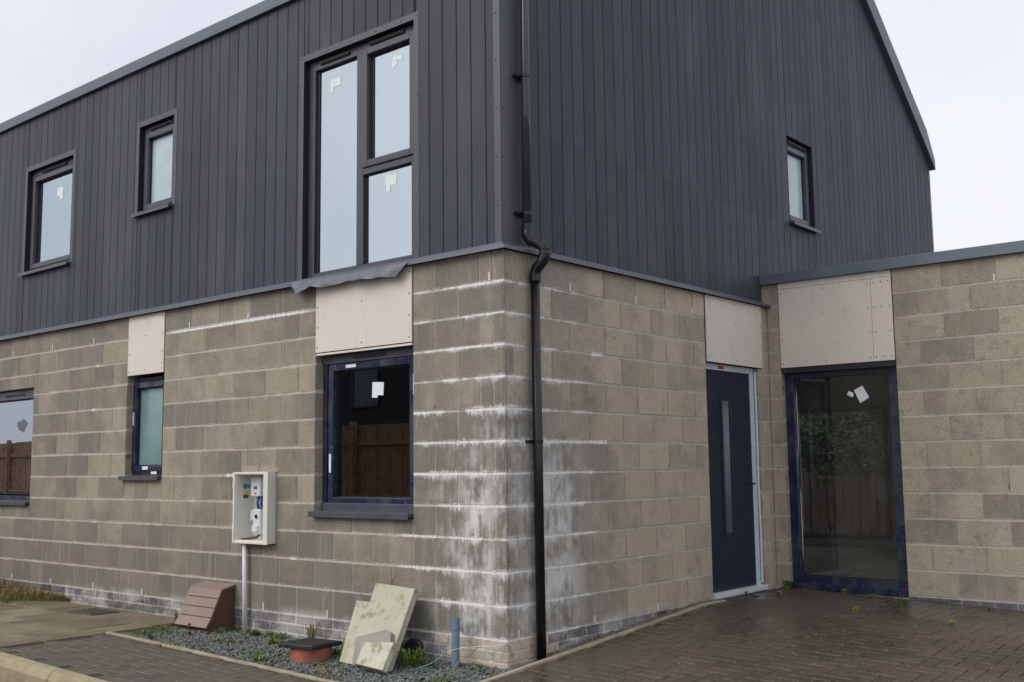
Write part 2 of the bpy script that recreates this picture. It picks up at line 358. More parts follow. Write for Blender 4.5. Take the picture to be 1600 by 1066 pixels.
# ---------------------------------------------------------------- mesh helpers
class MB:
    def __init__(s): s.v = []; s.f = []
    def quad_box(s, P):                       # 8 points: bottom ring 0-3, top ring 4-7 (ccw)
        b = len(s.v); s.v += [tuple(p) for p in P]
        s.f += [tuple(b+i for i in q) for q in ((3, 2, 1, 0), (4, 5, 6, 7), (0, 1, 5, 4), (1, 2, 6, 5), (2, 3, 7, 6), (3, 0, 4, 7))]
        return s
    def box(s, x0, x1, y0, y1, z0, z1):
        return s.quad_box([(x0, y0, z0), (x1, y0, z0), (x1, y1, z0), (x0, y1, z0), (x0, y0, z1), (x1, y0, z1), (x1, y1, z1), (x0, y1, z1)])
    def ring(s, x0, x1, y0, y1, z0, z1, t, tb=None):      # rectangular frame in the xz plane
        tb = t if tb is None else tb
        s.box(x0, x0+t, y0, y1, z0, z1); s.box(x1-t, x1, y0, y1, z0, z1)
        s.box(x0+t, x1-t, y0, y1, z1-t, z1); s.box(x0+t, x1-t, y0, y1, z0, z0+tb); return s
    def prism(s, pts, off):                   # polygon (3d points) extruded by off
        b = len(s.v); n = len(pts); o = Vector(off)
        s.v += [tuple(p) for p in pts] + [tuple(Vector(p)+o) for p in pts]
        s.f += [tuple(range(b, b+n)), tuple(range(b+2*n-1, b+n-1, -1))]
        s.f += [(b+i, b+n+i, b+n+(i+1) % n, b+(i+1) % n) for i in range(n)]; return s
    def tube(s, path, r, n=10, cap=True):
        b0 = len(s.v); P = [Vector(p) for p in path]; rr = r if isinstance(r, (list, tuple)) else [r]*len(P)
        up = Vector((.3, .2, 1)).normalized(); prev = None
        for i, p in enumerate(P):
            t = (P[min(i+1, len(P)-1)]-P[max(i-1, 0)]).normalized()
            a = prev if prev is not None else (up.cross(t) if abs(up.dot(t)) < .95 else Vector((1, 0, 0)).cross(t))
            a = (a - t*a.dot(t)).normalized(); prev = a; bb = t.cross(a)
            for k in range(n):
                th = 2*math.pi*k/n; s.v.append(tuple(p + (a*math.cos(th)+bb*math.sin(th))*rr[i]))
        for i in range(len(P)-1):
            for k in range(n):
                q = b0+i*n; s.f.append((q+k, q+(k+1) % n, q+n+(k+1) % n, q+n+k))
        if cap:
            s.f.append(tuple(range(b0+n-1, b0-1, -1))); e = b0+(len(P)-1)*n; s.f.append(tuple(range(e, e+n)))
        return s
    def blob(s, c, r):                        # little faceted stud
        return s.tube([(c[0], c[1]-.0, c[2]), (c[0], c[1]-r*.5, c[2]), (c[0], c[1]-r*.8, c[2])], [r, r*.9, r*.4], 6)
    def mesh(s, name):
        m = bpy.data.meshes.new(name); m.from_pydata(s.v, [], s.f); m.update(); return m
WM = {}
def wm(o): return WM.get(o.name, Matrix())
def link(name, data, parent, M, kind=None):
    o = bpy.data.objects.new(name, data); COL.objects.link(o)
    if parent is not None: o.parent = parent; o.matrix_basis = wm(parent).inverted() @ M
    else: o.matrix_basis = M
    WM[o.name] = M.copy()
    if kind: o['kind'] = kind
    return o
IDM = Matrix()
def part(name, mb, mat, parent=None, frame=IDM, bevel=0.0, smooth=False, kind=None, label=None):
    xs = [v[0] for v in mb.v]; ys = [v[1] for v in mb.v]; zs = [v[2] for v in mb.v]
    c = Vector(((min(xs)+max(xs))/2, (min(ys)+max(ys))/2, min(zs)))
    mb.v = [(v[0]-c.x, v[1]-c.y, v[2]-c.z) for v in mb.v]
    me = mb.mesh(name); me.materials.append(MAT[mat])
    if smooth: me.polygons.foreach_set('use_smooth', [True]*len(me.polygons))
    o = link(name, me, parent, frame @ Matrix.Translation(c), kind)
    if bevel:
        b = o.modifiers.new('bevel', 'BEVEL'); b.width = bevel; b.segments = 2; b.limit_method = 'ANGLE'; b.angle_limit = R(40)
    if label: o['label'] = label
    return o
def tag(o, label, cat, group=None):
    o['label'] = label; o['category'] = cat
    if group: o['group'] = group
    return o
def empty(name, loc):
    o = bpy.data.objects.new(name, None); COL.objects.link(o); o.location = loc; o.empty_display_size = .2
    WM[o.name] = Matrix.Translation(Vector(loc)); return o
FA = IDM                                              # front wall frame: u=+x, depth=+y
FB = Matrix.Rotation(R(90), 4, 'Z')                   # side wall frame: u=+y, depth=-x
LC = 3.977
FC = Matrix.Translation((0, LC, 0))                   # wing wall frame

# ---------------------------------------------------------------- ground surfaces
def z_drive(x, y): return -.163 + .072*min(max(y, -3.0), 2.4) - .03*min(max(x, 0), 3.5)
def z_path(x): return -.15 - .026*(min(max(x, -3.55), .3)+3.55)
def z_gravel(x, y):
    t = min(max(-y/.87, 0), 1); return (-.186)*(1-t) + (z_path(x)-.022)*t
gnd = MB(); gnd.v = [(-120, -120, -.50), (120, -120, -.50), (120, 120, -.50), (-120, 120, -.50)]; gnd.f = [(0, 1, 2, 3)]
part('ground', gnd, 'ground_earth', kind='structure')
def sheet(name, mat, x0, x1, y0, y1, nx, ny, fz, dz):
    m = MB()
    for j in range(ny+1):
        for i in range(nx+1):
            x = x0+(x1-x0)*i/nx; y = y0+(y1-y0)*j/ny; m.v.append((x, y, fz(x, y)+dz))
    for j in range(ny):
        for i in range(nx):
            a = j*(nx+1)+i; m.f.append((a, a+1, a+nx+2, a+nx+1))
    return part(name, m, mat, kind='structure')
drive = sheet('driveway', 'joint_sand', .06, 8.5, -6.0, LC+.05, 16, 70, z_drive, -.007)
path = sheet('footpath', 'joint_sand', -3.55, .10, -1.86, -.87, 16, 2, lambda x, y: z_path(x), -.007)

def paver_mesh(name, L, W, mat):
    b = .004; g = .0025; hx, hy = L/2-g, W/2-g
    m = MB()
    m.v = [(-hx, -hy, -.02), (hx, -hy, -.02), (hx, hy, -.02), (-hx, hy, -.02), (-hx, -hy, -b), (hx, -hy, -b), (hx, hy, -b), (-hx, hy, -b), (-hx+b, -hy+b, 0), (hx-b, -hy+b, 0), (hx-b, hy-b, 0), (-hx+b, hy-b, 0)]
    m.f = [(8, 9, 10, 11)] + [(i, (i+1) % 4, 4+(i+1) % 4, 4+i) for i in range(4)] + [(4+i, 4+(i+1) % 4, 8+(i+1) % 4, 8+i) for i in range(4)]
    me = m.mesh(name); me.materials.append(MAT[mat]); return me, m
def herring(x0, y0, x1, y1, inside):
    out = []; u = .1
    for i in range(int((x1-x0)/u)+2):
        for j in range(int((y1-y0)/u)+2):
            d = (i-j) % 4
            if d == 0: c = (x0+(i+1)*u, y0+(j+.5)*u, 0)
            elif d == 3: c = (x0+(i+.5)*u, y0+(j+1)*u, 1)
            else: continue
            if inside(c[0], c[1]): out.append(c)
    return out
def slope_m(fz, x, y, rot):
    e = .04; dzx = (fz(x+e, y)-fz(x-e, y))/(2*e); dzy = (fz(x, y+e)-fz(x, y-e))/(2*e)
    tx = Vector((1, 0, dzx)).normalized(); nn = Vector((-dzx, -dzy, 1)).normalized(); ty = nn.cross(tx)
    B = Matrix(((tx.x, ty.x, nn.x, 0), (tx.y, ty.y, nn.y, 0), (tx.z, ty.z, nn.z, 0), (0, 0, 0, 1)))
    return Matrix.Translation((x, y, fz(x, y)+rnd.uniform(-.0018, .0012))) @ B @ Matrix.Rotation(R(90)*rot + R(rnd.uniform(-.6, .6)), 4, 'Z') @ Matrix.Rotation(R(rnd.uniform(-.35, .35)), 4, 'X')
pv_d, pv_mb = paver_mesh('paver', .2, .1, 'paver_brown'); pv_p, _ = paver_mesh('paver', .2, .1, 'paver_path')
def in_view(x, y, z, m=.25):
    d = Vector((x, y, z))-CAM; zz = d.dot(F_)
    if zz < .5: return False
    uu = d.dot(R_)/zz*FPX/800; vv = d.dot(U_)/zz*FPX/533
    return abs(uu) < 1+m and abs(vv) < 1+m
dp = herring(.13, -1.6, 4.3, LC-.01, lambda x, y: x > .16 and y < LC-.055 and in_view(x, y, z_drive(x, y), .35))
dp.sort(key=lambda c: (0 if in_view(c[0], c[1], z_drive(c[0], c[1]), 0.0) else 1, (Vector((c[0], c[1], 0))-CAM).length))
rest = MB()
for k, (x, y, r) in enumerate(dp):
    M = slope_m(z_drive, x, y, r)
    if k < 290: link('paver', pv_d, drive, M)
    else:
        b = len(rest.v); rest.v += [tuple(M @ Vector(v)) for v in pv_mb.v]; rest.f += [tuple(b+i for i in f) for f in pv_mb.f]
part('paver_field', rest, 'paver_brown', drive, kind='stuff')
for x, y, r in herring(-3.55, -1.84, .06, -.87, lambda x, y: -3.5 < x < .04 and -1.80 < y < -.90):
    link('paver', pv_p, path, slope_m(lambda a, b: z_path(a), x, y, r))
# pin-kerb edging strips
def strip(name, pts, wid, hgt, mat, parent, dirv):
    m = MB(); dv = Vector(dirv)*wid
    for a, b in zip(pts[:-1], pts[1:]):
        a = Vector(a); b = Vector(b); e = (b-a).normalized()*.002; a = a+e; b = b-e; dn = Vector((0, 0, -hgt))
        m.quad_box([a+dn, b+dn, b+dn+dv, a+dn+dv, a, b, b+dv, a+dv])
    return part(name, m, mat, parent, bevel=.006)
ys = [-1.2+.9*i for i in range(5)]
for a, b in zip(ys[:-1], ys[1:]):
    strip('edging_stone', [(.155, a, z_drive(.1, a)+.012), (.155, b, z_drive(.1, b)+.012)], .045, .09, 'edging_concrete', drive, (-1, 0, 0))
strip('edging_stone', [(.155, 2.4, z_drive(.1, 2.4)+.010), (.155, 2.72, z_drive(.1, 2.72)+.006)], .045, .09, 'edging_concrete', drive, (-1, 0, 0))
xs = [-3.6, -2.7, -1.8, -.9, .05]
for a, b in zip(xs[:-1], xs[1:]):
    strip('edging_stone', [(a, -.895, z_path(a)+.008), (b, -.895, z_path(b)+.008)], .045, .09, 'edging_concrete', path, (0, 1, 0))
# kerb to the road
kerb = MB(); kerb.box(-12, .2, -1.99, -1.86, -.55, -.40); kerb = part('kerb', kerb, 'concrete_kerb', kind='structure')
for i in range(13):
    a, b = -11.4+.9*i, -11.4+.9*(i+1)
    za, zb = z_path(a)+.012, z_path(b)+.012; m = MB()
    prof = lambda x, z: [(x, -1.985, -.5), (x, -1.985, z-.055), (x, -1.955, z-.004), (x, -1.86, z), (x, -1.86, -.5)]
    A_, B_ = prof(a+.003, za), prof(b-.003, zb); m.v = A_+B_; n_ = 5
    m.f = [tuple(range(4, -1, -1)), tuple(range(5, 10))] + [(i_, (i_+1) % 5, 5+(i_+1) % 5, 5+i_) for i_ in range(5)]
    part('kerb_stone', m, 'concrete_kerb', kerb, bevel=.008)
# flags
flags = MB(); flags.box(-11, -3.62, -1.86, .0, -.40, -.158); flags = part('flag_path', flags, 'soil', kind='structure')
fx = -3.585
for i in range(11):
    for j in range(4):
        y1 = -.03-.462*j; y0 = y1-.45; x1 = fx-.612*i + (0 if j % 2 == 0 else -.30); x0 = x1-.60
        if j % 2 and i == 0:
            mm = MB(); mm.box(fx-.30, fx, y0, y1, -.19, -.146); part('flagstone', mm, 'flagstone_tan', flags, bevel=.006)
        m = MB(); dz = rnd.uniform(-.004, .003); t = rnd.uniform(-.004, .004)
        m.quad_box([(x0, y0, -.2), (x1, y0, -.2), (x1, y1, -.2), (x0, y1, -.2), (x0, y0, -.144+dz+t), (x1, y0, -.144+dz-t), (x1, y1, -.144+dz-t), (x0, y1, -.144+dz+t)])
        part('flagstone', m, 'flagstone_tan', flags, bevel=.006)
# bed under the slate, then the chips
sheet('soil_bed', 'soil', -3.6, .11, -.87, .02, 20, 8, z_gravel, -.012)
def chips(name, n, fx_, r0, r1, mat, label=None, flat=.45):
    m = MB()
    for _ in range(n):
        x, y, z = fx_(); r = rnd.uniform(r0, r1); th = rnd.uniform(0, 6.28); k = len(m.v); nn = rnd.choice((4, 5))
        tilt = Matrix.Rotation(rnd.uniform(-.6, .6), 3, 'X') @ Matrix.Rotation(rnd.uniform(-.6, .6), 3, 'Y')
        top = []
        for i in range(nn):
            a = th+6.283*i/nn; q = r*rnd.uniform(.6, 1.1); m.v.append(tuple(Vector((x, y, z)) + tilt @ Vector((math.cos(a)*q, math.sin(a)*q*.75, 0))))
        for i in range(nn):
            p0 = Vector(m.v[k+i])-Vector((x, y, z)); m.v.append(tuple(Vector((x, y, z)) + p0*.8 + tilt @ Vector((0, 0, r*flat))))
        m.f.append(tuple(range(k+nn, k+2*nn))); m.f += [(k+i, k+(i+1) % nn, k+nn+(i+1) % nn, k+nn+i) for i in range(nn)]
    o = part(name, m, mat, kind='stuff')
    if label: tag(o, label, 'gravel')
    return o
def gp():
    x = rnd.uniform(-3.58, .10); y = -rnd.uniform(.01, .845); return x, y, z_gravel(x, y)+rnd.uniform(-.010, .006)
chips('slate_gravel', 12500, gp, .006, .021, 'slate_chip', 'blue grey slate chippings along the foot of the block wall')
def gr():
    x = rnd.uniform(-5.5, -.8); y = rnd.uniform(-3.0, -2.0); return x, y, -.34+rnd.uniform(-.01, .008)
road = MB(); road.box(-30, .0, -6.1, -1.985, -.52, -.345); part('road', road, 'tarmac', kind='structure')
chips('road_gravel', 3500, gr, .012, .026, 'slate_chip', 'dark loose gravel in the road below the kerb')
def db():
    while True:
        x = rnd.uniform(.2, 3.8); y = rnd.uniform(-.6, 3.9)
        if rnd.random() < .8:
            if rnd.random() < .5: x = .13+.1*round((x-.13)/.1)+rnd.uniform(-.006, .006)
            else: y = -1.6+.1*round((y+1.6)/.1)+rnd.uniform(-.006, .006)
        if mnoise.noise(Vector((x*1.3, y*1.3, 2.2))) > -.12 or rnd.random() < .2: return x, y, z_drive(x, y)
tag(chips('paving_debris', 2600, db, .0025, .008, 'debris', flat=.3), 'small pale grit and leaf bits scattered over the wet paving', 'debris')
def db2():
    y = rnd.uniform(.3, 2.75); x = rnd.uniform(.01, .10); return x, y, z_drive(.1, y)+rnd.uniform(-.012, .0)
tag(chips('wall_foot_grit', 900, db2, .006, .014, 'debris', flat=.6), 'strip of pale grit between side wall and concrete edging', 'gravel')

# ---------------------------------------------------------------- walls of block
BLK = {}
def block_mesh(w_, h_, d_, mat, nm, c=.0035):
    key = (round(w_, 3), round(h_, 3), mat, rnd.randrange(4))
    if key in BLK: return BLK[key]
    a, b = w_/2, h_/2; j = lambda s: rnd.uniform(-s, s)
    m = MB(); bk = d_
    m.v = [(-a, bk, -b), (a, bk, -b), (a, bk, b), (-a, bk, b)]
    m.v += [(-a+j(.0012), c*1.3, -b+j(.0012)), (a+j(.0012), c*1.3, -b+j(.0012)), (a+j(.0012), c*1.3, b+j(.0012)), (-a+j(.0012), c*1.3, b+j(.0012))]
    m.v += [(-a+c+j(.001), j(.0012), -b+c+j(.001)), (a-c+j(.001), j(.0012), -b+c+j(.001)), (a-c+j(.001), j(.0012), b-c+j(.001)), (-a+c+j(.001), j(.0012), b-c+j(.001))]
    m.f = [(8, 9, 10, 11)] + [(4+i, 4+(i+1) % 4, 8+(i+1) % 4, 8+i) for i in range(4)] + [(i, (i+1) % 4, 4+(i+1) % 4, 4+i) for i in range(4)]
    me = m.mesh(nm); me.materials.append(MAT[mat]); BLK[key] = me; return me
def put_block(parent, frame, u0, u1, z0, z1, mat='concrete_block', nm='concrete_block', depth=.1):
    w_, h_ = u1-u0-.0115, z1-z0-.0115
    if w_ < .02 or h_ < .02: return
    me = block_mesh(w_, h_, depth, mat, nm)
    link(nm, me, parent, frame @ Matrix.Translation(((u0+u1)/2, rnd.uniform(-.0018, .0012), (z0+z1)/2)))
def lay(parent, frame, u0, u1, c0, c1, zmax, openings, bond):
    for c in range(c0, c1):
        z0, z1 = c*.225, min((c+1)*.225, zmax)
        if z1-z0 < .04: continue
        cuts = sorted({u0, u1} | {max(u0, min(u1, q)) for o in openings if o[2] < z1-.01 and o[3] > z0+.01 for q in o[:2]})
        for a, b in zip(cuts[:-1], cuts[1:]):
            if b-a < .03: continue
            mid = (a+b)/2; lo, hi = z0, z1
            for o in openings:
                if o[0] < mid < o[1] and o[2] < hi-.01 and o[3] > lo+.01:
                    if o[2] <= lo+.03 and o[3] >= hi-.03: lo = hi
                    elif o[2] > lo+.03: hi = min(hi, o[2])
                    else: lo = max(lo, o[3])
            if hi-lo < .03: continue
            js = sorted(q for q in bond(c) if a+.055 < q < b-.055)
            ends = [a]+js+[b]
            for p_, q_ in zip(ends[:-1], ends[1:]): put_block(parent, frame, p_, q_, lo, hi)
def core(u0, u1, z0, z1, openings, w0, w1):
    m = MB(); us = sorted({u0, u1} | {q for o in openings for q in o[:2] if u0 < q < u1})
    for a, b in zip(us[:-1], us[1:]):
        mid = (a+b)/2; spans = [(z0, z1)]
        for o in openings:
            if o[0] < mid < o[1]:
                ns = []
                for s0, s1 in spans:
                    if o[2] > s0: ns.append((s0, min(s1, o[2])))
                    if o[3] < s1: ns.append((max(s0, o[3]), s1))
                spans = [q for q in ns if q[1]-q[0] > .001]
        for s0, s1 in spans: m.box(a, b, w0, w1, s0, s1)
    return m
G = .005
house = empty('house', (0, 0, 0))
tag(house, 'two storey house with concrete block ground floor and dark grey vertical cladding above', 'house')
XL = -9.0                                                     # front wall runs on out of frame to here
opA = [(-2.03, -.905, .80, 2.71), (-4.91, -4.265, 1.10, 2.71), (XL+.2, -6.855, .82, 2.10), (-3.012, -2.528, .548, 1.155)]
opB = [(2.77, 3.745, .02, 2.10), (2.77, 3.83, 2.085, 2.71)]
grow = lambda ops: [(a-G, b+G, c-G, d+G if d < 2.6 else d) for a, b, c, d in ops]
wallA = part('block_wall', core(XL, 0-.0031, -.30, 2.695, grow(opA), .0030, .26), 'block_mortar', house, FA)
wallB = part('block_wall', core(.2605, LC-.002, -.30, 2.695, grow(opB), .0030, .26), 'block_mortar', house, FB)
cornr = part('corner_mortar', MB().box(.0032, .2600, .0030, .26, -.30, 2.695), 'block_mortar', wallB, FB)
bondA = lambda c: [-.445-.45*i for i in range(25)] if c % 2 == 0 else [-.1, -.225]+[-.675-.45*i for i in range(25)]
bondB = lambda c: [.095]+[.54+.45*i for i in range(12)] if c % 2 == 0 else [.31+.45*i for i in range(12)]
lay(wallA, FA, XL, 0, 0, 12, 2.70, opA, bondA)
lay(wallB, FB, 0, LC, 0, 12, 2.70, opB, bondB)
# plinth bricks, two courses, cream at the corner
def plinth(parent, frame, u0, u1, fz, cream, depth=.1, sgn=1):
    for k in range(3):
        z1 = -.0-.075*k; z0 = z1-.075; off = 0 if k % 2 == 0 else .1125
        q = u0-off
        while q < u1:
            a, b = max(q, u0), min(q+.225, u1)
            if b-a > .03:
                mid = (a+b)/2
                if z1 > fz(mid)-.02:
                    m_ = 'cream_brick' if cream(mid, k) else 'engineering_brick'
                    put_block(parent, frame, a, b, z0, z1, m_, 'brick')
            q += .225
plinth(wallA, FA, XL, 0, lambda u: -.24, lambda u, k: u > -.74+.1*k)
plinth(wallB, FB, 0, 2.77, lambda u: z_drive(.1, u)-.02, lambda u, k: u < .47)
def weep(parent, frame, u, z, h=.062):
    part('weep_vent', MB().box(u-.006, u+.006, -.006, .05, z, z+h), 'weep_white', parent, frame)
for u in (-.13, -2.95, -3.85, -5.58, -6.45, -7.35): weep(wallA, FA, u, 2.482)
for u in (-1.857, -2.674, -3.60, -4.54, -5.44, -6.31, -7.18): weep(wallA, FA, u, .005)
for u in (.768, 1.66, 2.55): weep(wallB, FB, u, 2.482)
for u in (.115, 1.0, 1.87): weep(wallB, FB, u, .005, .055)

def snots(wall, frame, u0, u1, n, ops):
    m = MB()
    for _ in range(n):
        u = rnd.uniform(u0, u1); z = .225*rnd.randint(0, 11)+rnd.uniform(-.007, .005)
        if any(o[0]-.02 < u < o[1]+.02 and o[2]-.02 < z < o[3]+.02 for o in ops): continue
        r = rnd.uniform(.003, .0085); k = len(m.v); e = rnd.uniform(1, 2.8)
        for i in range(6):
            a = i*1.047; q = rnd.uniform(.7, 1.2); m.v.append((u+math.cos(a)*r*q*e, .004, z+math.sin(a)*r*q))
        m.v.append((u+rnd.uniform(-.3, .3)*r, -r*rnd.uniform(.3, .7), z-.2*r)); m.f += [(k+i, k+6, k+(i+1) % 6) for i in range(6)]
    part('mortar_snots', m, 'block_mortar', wall, frame, kind='stuff')
snots(wallA, FA, -8.4, -.02, 620, opA); snots(wallB, FB, .02, 3.9, 260, opB)
# ---------------------------------------------------------------- extension (wing)
ext = empty('extension', (1.6, LC, 0))
tag(ext, 'flat roofed single storey block wing at right angles to the door wall', 'extension')
XR = 4.5
opC = [(.135, 1.25, .0, 2.09), (.135, 1.25, 2.08, 2.93)]
wallC = part('block_wall', core(-.05, XR, -.30, 2.92, [(.135-G, 1.25+G, -.02, 2.921)], .0030, .26), 'block_mortar', ext, FC)
bondC = lambda c: ([1.70+.45*i for i in range(8)] if c % 2 == 0 else [1.483+.45*i for i in range(8)])
lay(wallC, FC, .0, XR, 0, 11, 2.925, opC, bondC); 
lay(wallC, FC, -.045, XR, 12, 13, 2.925, opC, bondC)
lay(wallC, FC, .0, XR, 11, 12, 2.925, opC, bondC)
for i in range(8):
    a = 1.26+.45*i
    me = block_mesh(.44, .06, .1, 'engineering_brick', 'brick'); link('brick', me, wallC, FC @ Matrix.Translation((a+.22, 0, -.037)))
weep(wallC, FC, 2.14, 2.70, .065)
# coping: face, top and drip
cp = MB(); cp.prism([(-.045, -.045, 2.915), (-.045, -.045, 3.015), (-.045, .34, 3.045), (-.045, .34, 2.915), (-.045, .30, 2.922), (-.045, -.030, 2.922)], (XR+.1, 0, 0))
cop = part('coping', cp, 'coping_metal', ext, FC, bevel=.004)
part('coping_joint', MB().box(1.13, 1.20, -.0475, -.040, 2.913, 3.0165), 'coping_metal', cop, FC)
rf = MB(); rf.box(.0, XR, .30, 5.0, 2.75, 2.90); part('flat_roof', rf, 'roof_metal', ext, FC)
we = MB(); we.box(XR-.25, XR, .262, 5.05, -.3, 2.92); we.box(.02, .6, 4.80, 5.05, -.3, 2.74); we.box(3.6, XR-.26, 4.80, 5.05, -.3, 2.74); we.box(.601, 3.599, 4.80, 5.05, 2.15, 2.74); part('block_wall', we, 'block_mortar', ext, FC)
part('floor', MB().box(-.3, XR-.26, .262, 4.79, -.2, .02), 'screed', ext, FC)
part('ceiling', MB().box(.0, XR-.26, .262, 4.79, 2.50, 2.74), 'plaster', ext, FC)

gd = part('added_light_door', MB().ring(.61, 3.59, 4.86, 4.93, .03, 2.14, .07).box(2.06, 2.14, 4.861, 4.929, .1005, 2.0695), 'frame_anthracite', ext, FC)  # unseen glazed door, added to let daylight onto the room floor
for a, b in ((.68, 2.06), (2.14, 3.52)): part('glass_pane', MB().box(a+.002, b-.002, 4.89, 4.895, .102, 2.068), 'glass_clear', gd, FC)
# ---------------------------------------------------------------- render-carrier boards over the openings
def screws(m, pts, y):
    for u, z in pts: m.blob((u, y, z), .006)
def board(parent, frame, u0, u1, z0, z1, y=-.008, th=.012, spots=True):
    b = part('render_board', MB().box(u0, u1, y, y+th, z0, z1), 'cement_board', parent, frame, bevel=.0015)
    m = MB()
    if spots:
        for k in range(4):
            z = z0+.04+(z1-z0-.08)*k/3
            screws(m, [(u0+.025, z), (u1-.025, z)], y-.0005)
            if k in (0, 2, 3): screws(m, [((u0+u1)/2, z)], y-.0005)
        part('screws', m, 'trim_grey', b, frame)
    return b
board(house, FA, -2.026, -.908, 2.112, 2.69)
part('packer_strip', MB().box(-2.02, -.91, -.004, .02, 2.088, 2.104), 'cement_board', house, FA)
board(house, FA, -4.905, -4.268, 2.105, 2.69)
board(house, FB, 2.775, 3.828, 2.085, 2.69, y=-.013)
board(ext, FC, .137, 1.055, 2.088, 2.855); board(ext, FC, 1.058, 1.248, 2.088, 2.855); board(ext, FC, .137, 1.248, 2.858, 2.918, spots=False)

# ---------------------------------------------------------------- cladding
CB = .05                                                        # cladding face sits 50 mm behind the block face
PITCH = .145
ZB = 2.735
RISE = .77; FRISE = .25; EAVE = 5.27; WID = 9.10; YRG = RISE*WID/(RISE+FRISE); RIDGE = EAVE+FRISE*YRG
clA = empty('cladding', (0, 0, ZB)); clA.parent = house
clB = empty('cladding', (0, 0, ZB)); clB.parent = house
opUA = [(-2.283, -.936, 2.5, 4.667), (-4.905, -4.275, 3.745, 4.655), (-7.305, -6.245, 3.44, 4.645)]
opUB = [(4.70, 5.315, 3.69, 4.63)]
def board_piece(parent, frame, u0, u1, z0, z1a, z1b, th=.014):
    g = .0022; a, b = u0+g, u1-g; c = .005; y = CB; m = MB()
    m.v = [(a, y+c, z0), (a+c, y, z0), (b-c, y, z0), (b, y+c, z0), (b, y+th, z0), (a, y+th, z0)]
    m.v += [(p[0], p[1], z1a+(z1b-z1a)*(p[0]-a)/(b-a)) for p in m.v]
    m.f = [tuple(range(5, -1, -1)), tuple(range(6, 12))] + [(i, (i+1) % 6, 6+(i+1) % 6, 6+i) for i in range(6)]
    part('cladding_board', m, 'cladding_grey', parent, frame)
def clad(parent, frame, u0, u1, ops, ztop, splits):
    q = u0
    while q < u1-.02:
        e = min(q+PITCH, u1)
        # slit boards that straddle an opening edge
        cuts = sorted({q, e} | {k for o in ops for k in o[:2] if q+.004 < k < e-.004})
        for a, b in zip(cuts[:-1], cuts[1:]):
            if b-a < .008: continue
            mid = (a+b)/2; ta, tb = ztop(a), ztop(b); spans = [(ZB, None)]
            for o in ops:
                if o[0] < mid < o[1]:
                    spans = ([(ZB, o[2])] if o[2] > ZB+.02 else []) + [(o[3], None)]
            for s0, s1 in spans:
                zs = [s0]+[k for k in splits if k > s0+.03 and k < (s1 if s1 else min(ta, tb))-.03]+[s1]
                for k in range(len(zs)-1):
                    lo = zs[k]+(.0004 if k else 0); hi = zs[k+1]
                    if hi is None: board_piece(parent, frame, a, b, lo, ta, tb)
                    else: board_piece(parent, frame, a, b, lo, hi-.0004, hi-.0004)
        q = e
gable = lambda y: (EAVE-.04) + min(FRISE*y, RISE*(WID-y)) + .08
clad(clA, FA, -.05-PITCH*60, -.052, opUA, lambda u: EAVE+.03, [])
clad(clB, FB, .052, WID-.0, opUB, gable, [3.645, 6.19])
# dark membrane behind the boards = inner wall of the upper storey
bkA = core(-.05-PITCH*60, -.07, ZB-.03, EAVE+.02, [(a-.02, b+.02, c-.02, d+.02) for a, b, c, d in opUA], CB+.016, .30)
part('backing_wall', bkA, 'dark_void', house, FA)
bkB = core(.075, WID-.005, ZB-.03, EAVE, [(a-.02, b+.02, c-.02, d+.02) for a, b, c, d in opUB], CB+.016, .30)
bkB.prism([(.075, CB+.017, EAVE), (WID-.005, CB+.017, EAVE), (YRG, CB+.017, RIDGE)], (0, .25, 0))
part('backing_wall', bkB, 'dark_void', house, FB)
# corner trims with rivets
def trim(parent, frame, u0, u1, z0, z1, rv, y=CB-.003):
    t = part('corner_trim', MB().box(u0, u1, y, CB+.001, z0, z1), 'trim_grey', parent, frame)
    m = MB(); z = z0+.3
    while z < z1-.1: m.blob((rv, y-.0005, z), .006); z += .36
    part('rivets', m, 'trim_grey', t, frame); return t
trim(clA, FA, -.115, -.0465, ZB-.005, EAVE+.02, -.093)
trim(clB, FB, .0470, .215, ZB-.005, EAVE+.05, .075)
trim(clB, FB, WID-.06, WID+.003, ZB-.005, EAVE+.02, WID-.03)
# drip flashing at the foot of the cladding, a folded metal profile
def drip(frame, u0, u1, m0=0, m1=0):
    prof = [(CB+.02, 2.760), (CB-.004, 2.760), (CB-.006, 2.742), (-.048, 2.716), (-.052, 2.690), (-.047, 2.690), (-.043, 2.706), (CB+.02, 2.728)]
    m = MB(); n_ = len(prof)
    for u, mm in ((u0, m0), (u1, m1)):
        m.v += [(u+mm*(CB-p[0]), p[0], p[1]) for p in prof]
    m.f = [tuple(range(n_-1, -1, -1)), tuple(range(n_, 2*n_))] + [(i, (i+1) % n_, n_+(i+1) % n_, n_+i) for i in range(n_)]
    return part('drip_flashing', m, 'flashing_grey', house, frame)
drip(FA, -5.46, -.05, 0, 1); drip(FA, -8.75, -5.465); drip(FB, .05, LC-.003, -1, 0)

# ---------------------------------------------------------------- roof
roof = MB()
x0, x1 = -9.6, -.03
def slab(pts, nrm): roof.prism(pts, nrm)
th = .05
yL, yR = .015, WID+.05
zt = EAVE+.12
zr = zt+FRISE*YRG
roof.prism([(x0, yL+.19, zt), (x1, yL+.19, zt), (x1, YRG, zr-.03), (x0, YRG, zr-.03)], (0, 0, th))
roof.prism([(x1, yR, zt-.02), (x0, yR, zt-.02), (x0, YRG+.001, zr), (x1, YRG+.001, zr)], (0, 0, th))
rf = part('roof', roof, 'far_roof', house)
fz = EAVE-.01
part('fascia', MB().prism([(-9.6, .012, fz), (-9.6, .012, fz+.112), (-9.6, .05, fz+.128), (-9.6, .20, fz+.25), (-9.6, .20, fz), (-9.6, .03, fz+.004)], (9.61, 0, 0)), 'roof_metal', rf, bevel=.003)
